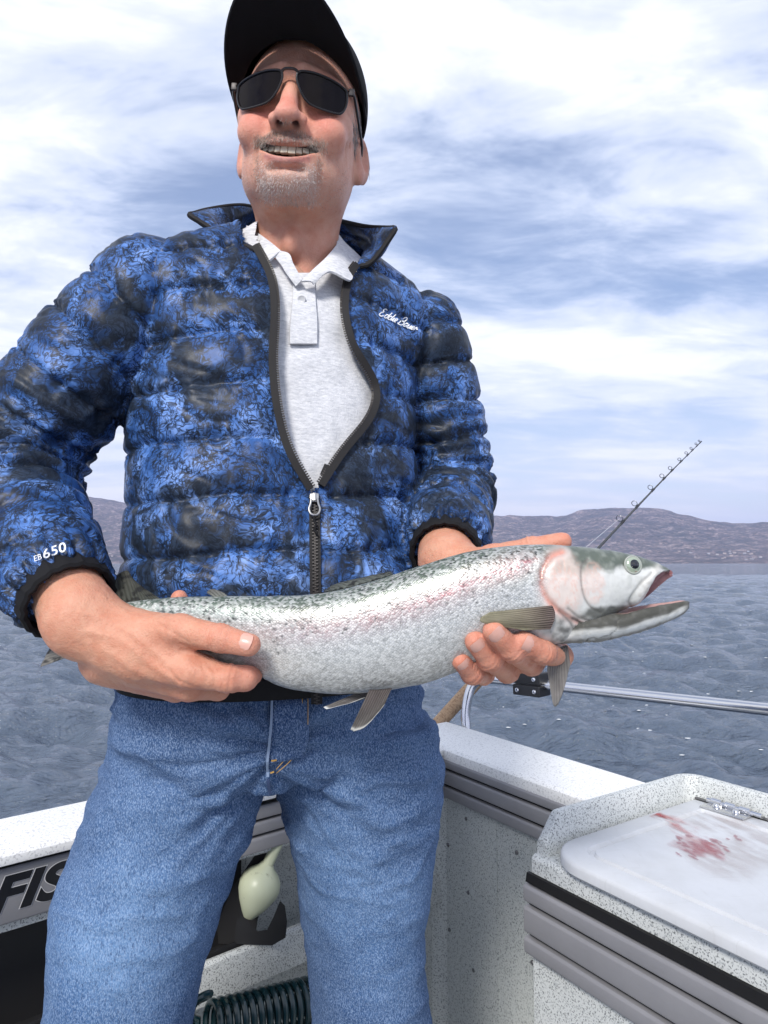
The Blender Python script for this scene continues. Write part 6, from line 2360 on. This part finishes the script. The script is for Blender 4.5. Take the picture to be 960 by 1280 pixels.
fin('pectoral_fin', [fs(690, 757, .002), fs(693, 765, .002), fs(692, 775, .003), fs(687, 786, .003)], [fs(612, 765, .010), fs(598, 774, .010), fs(612, 781, .010), fs(655, 788, .010)], 11, (.115, .085, .08), (.32, .30, .20), None, -.004)
fin('pectoral_fin', [P(686, 808, .648), P(694, 809, .650), P(702, 809, .652), P(709, 807, .655)], [P(684, 838, .652), P(693, 884, .655), P(704, 866, .658), P(713, 830, .660)], 9, (.10, .09, .085), (.30, .28, .26), None, .002)
fin('pelvic_fin', [P(462, 862, .640), P(472, 862, .638), P(482, 861, .638), P(490, 860, .640)], [P(438, 912, .630), P(445, 914, .628), P(460, 905, .628), P(480, 882, .632)], 10, (.10, .085, .08), (.075, .07, .065), (.45, .45, .42), .003)
fin('pelvic_fin', [P(452, 864, .662), P(460, 865, .660), P(466, 866, .660), P(474, 866, .660)], [P(404, 884, .655), P(410, 886, .653), P(432, 880, .655), P(455, 872, .656)], 8, (.11, .10, .095), (.13, .12, .115), (.62, .64, .64), .002)
fin('anal_fin', [P(268, 822, .664), P(285, 829, .663), P(302, 836, .662), P(322, 845, .662)], [P(276, 858, .652), P(292, 856, .650), P(308, 852, .652), P(330, 848, .655)], 9, (.30, .30, .29), (.07, .07, .07), None, .002)
fin('dorsal_fin', [P(408, 741, .664), P(435, 736, .664), P(465, 728, .663), P(492, 719, .663)], [P(405, 739, .676), P(418, 731, .682), P(445, 724, .684), P(488, 714, .676)], 11, (.09, .10, .09), (.10, .105, .09), None, .002, spots=1)
fin('adipose_fin', [P(268, 747, .672), P(274, 747, .672), P(280, 747, .672), P(287, 747, .672)], [P(258, 741, .673), P(262, 737, .673), P(270, 737, .673), P(280, 741, .673)], 4, (.16, .17, .15), (.14, .14, .13), None, .0)
fin('tail_fin', [P(128, 759, .689), P(119, 770, .691), P(117, 784, .692), P(117, 796, .692), P(126, 806, .690)], [P(140, 716, .735), P(108, 736, .730), P(82, 775, .728), P(60, 812, .722), P(50, 834, .715)], 20, (.17, .17, .15), (.24, .225, .20), None, .004, spots=1, ragged=.02)
# spotted upper lobe of the tail showing beside the cuff
fin('tail_lobe', [P(205, 752, .690), P(190, 754, .692), P(172, 757, .694), P(150, 762, .696)], [P(176, 733, .716), P(166, 722, .722), P(158, 713, .726), P(140, 722, .726)], 12, (.055, .06, .05), (.06, .06, .05), None, .001, spots=1, ragged=.0)

# ================================================================== fishing rod in its holder
m = Mat('cork', (0.42, 0.27, 0.15), rough=0.8)
v = m.coord('Object')
c = m.mix(m.ramp(m.noise(v, 160, 4, 0.7), [(0.50, 0.0), (0.64, 0.9)]), (0.46, 0.31, 0.19), (0.14, 0.075, 0.035))
m.set('Base Color', m.mix(m.ramp(m.noise(v, 40, 3, 0.6), [(0.4, 0.0), (0.7, 0.5)]), c, (0.33, 0.19, 0.10)))
m.bump(m.noise(v, 160, 4, 0.7), 0.4, 0.003)
Mat('rod_blank', (0.035, 0.038, 0.042), rough=0.25, spec=0.6)
Mat('guide_metal', (0.25, 0.25, 0.26), rough=0.25, metal=1.0)
Mat('black_plastic', (0.014, 0.014, 0.016), rough=0.42)
Mat('fishing_line', (0.6, 0.62, 0.66), rough=0.3)
rod = empty('fishing_rod', P(543, 912, 1.84))
tag(rod, 'dark fishing rod with cork handle leaning out over the rail', 'fishing rod')
RI = Matrix.Translation(tuple(-P(543, 912, 1.84)))


def gp(mb, name, mat, root, inv, parent=None, **kw):
    o = mb.build(name, MATS[mat], parent or root, **kw)
    if parent is None:
        o.matrix_parent_inverse = inv
    return o


ra, rb_ = P(541, 912, 1.86), P(875.5, 553, 3.3)
kn_ = P(748, 685, 2.50)
# a nearly straight blank that bends a little towards its tip
rdir = rb_ - ra
rp_ = np.array([ra, ra * .6 + kn_ * .4, kn_, kn_ * .45 + rb_ * .55 + np.array([0, 0, .006]), rb_])
rpath = catmull(rp_, 90)
RLn = np.concatenate([[0], np.cumsum(np.linalg.norm(np.diff(rpath, axis=0), axis=1))])
gp(MB().tube(rpath, np.interp(RLn / RLn[-1], [0, .3, .6, 1], [.0075, .0065, .0046, .0016]), 10), 'blank', 'rod_blank', rod, RI)
hl_ = 27
cork_p = rpath[:hl_]
rr_ = .0185 + .0015 * np.sin(np.linspace(0, PI, hl_)); rr_[0] *= .9
gp(MB().tube(cork_p, rr_, 18), 'cork_handle', 'cork', rod, RI)
bpath = np.array([rpath[0] - norm(rpath[1] - rpath[0]) * .03, rpath[0] + norm(rpath[1] - rpath[0]) * .002])
gp(MB().tube(bpath, [.019, .0200], 16), 'butt_cap', 'black_plastic', rod, RI)
sd_ = norm(np.cross(norm(rdir), np.array([0, 1, 0.])))
if sd_[2] < 0: sd_ = -sd_
for fr, gr in ((.56, .0125), (.62, .011), (.70, .010), (.765, .009), (.82, .008), (.87, .0068), (.91, .006), (.945, .0052), (.972, .0046), (.992, .004)):
    k = int(np.searchsorted(RLn, fr * RLn[-1])); p0 = rpath[min(k, 89)]
    T_ = norm(rpath[min(k, 89)] - rpath[min(k, 89) - 1])
    cc_ = p0 + sd_ * (gr + .006)
    a1 = sd_; a2 = np.cross(T_, a1)
    th_ = np.linspace(0, 2 * PI, 17)
    ring = cc_ + gr * (np.cos(th_)[:, None] * a1 + np.sin(th_)[:, None] * a2)
    mb = MB().tube(ring, .0014, 6, cap=False)
    mb.tube([p0 - T_ * gr * 1.2, cc_ - sd_ * gr], .001, 5).tube([p0 + T_ * gr * 1.2, cc_ - sd_ * gr], .001, 5)
    gp(mb, 'line_guide', 'guide_metal', rod, RI)
    gp(MB().tube([p0 - T_ * .016, p0 + T_ * .016], .0062 * (1.2 - fr) + .0015, 8), 'thread_wrap', 'black_plastic', rod, RI)
# line running from reel to the first guide
k = int(np.searchsorted(RLn, .56 * RLn[-1]))
gp(MB().tube([rpath[int(np.searchsorted(RLn, .30 * RLn[-1]))] + sd_ * .055, rpath[k] + sd_ * .018], .0007, 5), 'line', 'fishing_line', rod, RI)
# reel seat and reel
rk = int(np.searchsorted(RLn, .26 * RLn[-1])); p0 = rpath[rk]; T_ = norm(rpath[rk] - rpath[rk - 1])
gp(MB().tube([p0 - T_ * .06, p0 + T_ * .06], .011, 14), 'reel_seat', 'black_plastic', rod, RI)
gp(MB().lathe([(.03, -.022), (.032, -.018), (.032, -.014), (.018, -.012), (.018, .012), (.032, .014), (.032, .018), (.03, .022)], p0 + sd_ * .04, np.cross(T_, sd_), 22), 'reel', 'black_plastic', rod, RI)

# ---- rod holder clamped on the rail
hc = rp[-1] + dv * .175
hold = empty('rod_holder', hc)
tag(hold, 'black plastic rod holder clamped to the stainless rail', 'rod holder')
HI = Matrix.Translation(tuple(-hc))
tv_ = norm(dv); upv = np.array([0, 0, 1.]); sv_ = norm(np.cross(tv_, upv)); upv = np.cross(sv_, tv_)
fmh = np.stack([tv_, sv_, upv], 1)
gp(MB().box(hc + upv * .015, (.084, .050, .029), fmh, .004, 3), 'clamp_upper', 'black_plastic', hold, HI)
gp(MB().box(hc - upv * .0155, (.082, .050, .027), fmh, .004, 3), 'clamp_lower', 'black_plastic', hold, HI)
for a in (-.026, .026):
    for s in (-1, 1):
        gp(MB().lathe([(.0058, 0), (.0056, .003), (.0036, .005), (.0005, .0055)], hc + tv_ * a + upv * (.014 if s > 0 else -.016) - sv_ * .0252 * (1 if (sv_ @ (cam_p - hc)) < 0 else -1), norm(cam_p - hc), 12), 'bolt', 'stainless', hold, HI)
pt = hc + upv * .029
gp(MB().lathe([(.018, 0), (.018, .010), (.0235, .012), (.0235, .018), (.016, .020), (.016, .034), (.02, .036), (.02, .046), (.012, .048)], pt, upv, 22), 'post', 'black_plastic', hold, HI)
# cradle reaching from the post to the rod
pr = rpath[int(np.argmin(np.abs(pix(rpath)[0] - 662)))]
gp(MB().tube(catmull([pt + upv * .04, pt + upv * .06, pr * .5 + (pt + upv * .06) * .5, pr], 14), [.014] * 14, 12), 'arm', 'black_plastic', hold, HI)
k0 = int(np.argmin(np.linalg.norm(rpath - pr, axis=1)))
T_ = norm(rpath[k0 + 1] - rpath[k0])
gp(MB().tube([pr - T_ * .05, pr - T_ * .03, pr + T_ * .04, pr + T_ * .05], [.021, .022, .022, .024], 18), 'cradle_tube', 'black_plastic', hold, HI)

# ================================================================== side pocket contents
m = Mat('cream_plastic', (0.46, 0.50, 0.36), rough=0.38)
v = m.coord('Object')
m.set('Base Color', m.mix(m.ramp(m.noise(v, 55, 4, 0.6), [(0.62, 0.0), (0.74, 0.8)]), (0.50, 0.535, 0.39), (0.20, 0.20, 0.13)))
lw = lambda a, n, z: np.array([CO[0] + LT[0] * a + LN[0] * n, CO[1] + LT[1] * a + LN[1] * n, z])
fc = P(318, 1113, 1.335)
bul = empty('scent_bulb', fc - np.array([0, 0, .045]))
tag(bul, 'pale cream plastic bulb with a thin upright neck in the side pocket', 'plastic bulb')
BI2 = Matrix.Translation(tuple(-(fc - np.array([0, 0, .045]))))
axb = norm(P(333, 1080, 1.345) - P(310, 1145, 1.325))
L0 = P(310, 1148, 1.325)
prof = [(.0008, 0), (.010, .002), (.018, .012), (.030, .030), (.0385, .048), (.041, .062), (.038, .076), (.029, .088), (.017, .097), (.011, .106)]
gp(MB().lathe(prof, L0, axb, 28), 'bulb_body', 'cream_plastic', bul, BI2)
nk_ = catmull([L0 + axb * .088, L0 + axb * .112 + np.array([.004, 0, .004]), L0 + axb * .132 + np.array([.010, 0, .008]), L0 + axb * .146 + np.array([.011, 0, .011])], 14)
gp(MB().tube(nk_, np.linspace(.0125, .0082, 14), 14), 'neck', 'cream_plastic', bul, BI2)
# black cradle around it
hol = empty('bulb_cradle', P(318, 1165, 1.34))
tag(hol, 'black plastic cradle with pointed ears holding the cream bulb', 'holder')
CI = Matrix.Translation(tuple(-P(318, 1165, 1.34)))


def slab(pts, d0, d1, name):
    a = [P(x_, y_, d0) for x_, y_ in pts]; b = [P(x_, y_, d1) for x_, y_ in pts]
    k = len(pts)
    return gp(MB().add(np.array(a + b), [tuple(range(k)), tuple(range(2 * k - 1, k - 1, -1))] + [(i, (i + 1) % k, k + (i + 1) % k, k + i) for i in range(k)]), name, 'pocket_black', hol, CI, smooth=False)


slab([(293, 1180), (295, 1152), (304, 1146), (314, 1156), (322, 1164), (334, 1162), (342, 1146), (350, 1126), (356, 1132), (359, 1152), (357, 1172), (340, 1182)], 1.300, 1.306, 'front_ear')
slab([(262, 1180), (290, 1110), (318, 1070), (333, 1066), (340, 1075), (330, 1110), (322, 1150), (318, 1180)], 1.375, 1.385, 'back_plate')

# ---- coiled hose under the pocket
m = Mat('hose_teal', (0.006, 0.030, 0.036), rough=0.22, spec=0.6)
hroot = lw(.40, -.02, 0.0)
hose = empty('coiled_hose', hroot)
tag(hose, 'dark teal coiled washdown hose hanging under the side pocket', 'hose')
hinv = Matrix.Translation(tuple(-hroot))
ca_, cb2 = P(402, 1252, 1.255), P(258, 1290, 1.13)
turns = 15
th_ = np.linspace(0, turns * 2 * PI, turns * 22)
axd = norm(cb2 - ca_); a1 = norm(np.cross(axd, [0, 0, 1.])); a2 = np.cross(a1, axd)
L_ = np.linalg.norm(cb2 - ca_)
helix = ca_ + axd * (th_ / th_[-1] * L_)[:, None] + .040 * (np.cos(th_)[:, None] * a1 + np.sin(th_)[:, None] * a2)
end = helix[-1]
tail = catmull([end, end + np.array([-.03, -.02, .02]), P(262, 1243, 1.09), P(246, 1250, 1.085), P(238, 1272, 1.09), P(243, 1300, 1.1), P(240, 1360, 1.12)], 40)
gp(MB().tube(np.vstack([helix, tail[1:]]), .0058, 9), 'coil', 'hose_teal', hose, hinv)
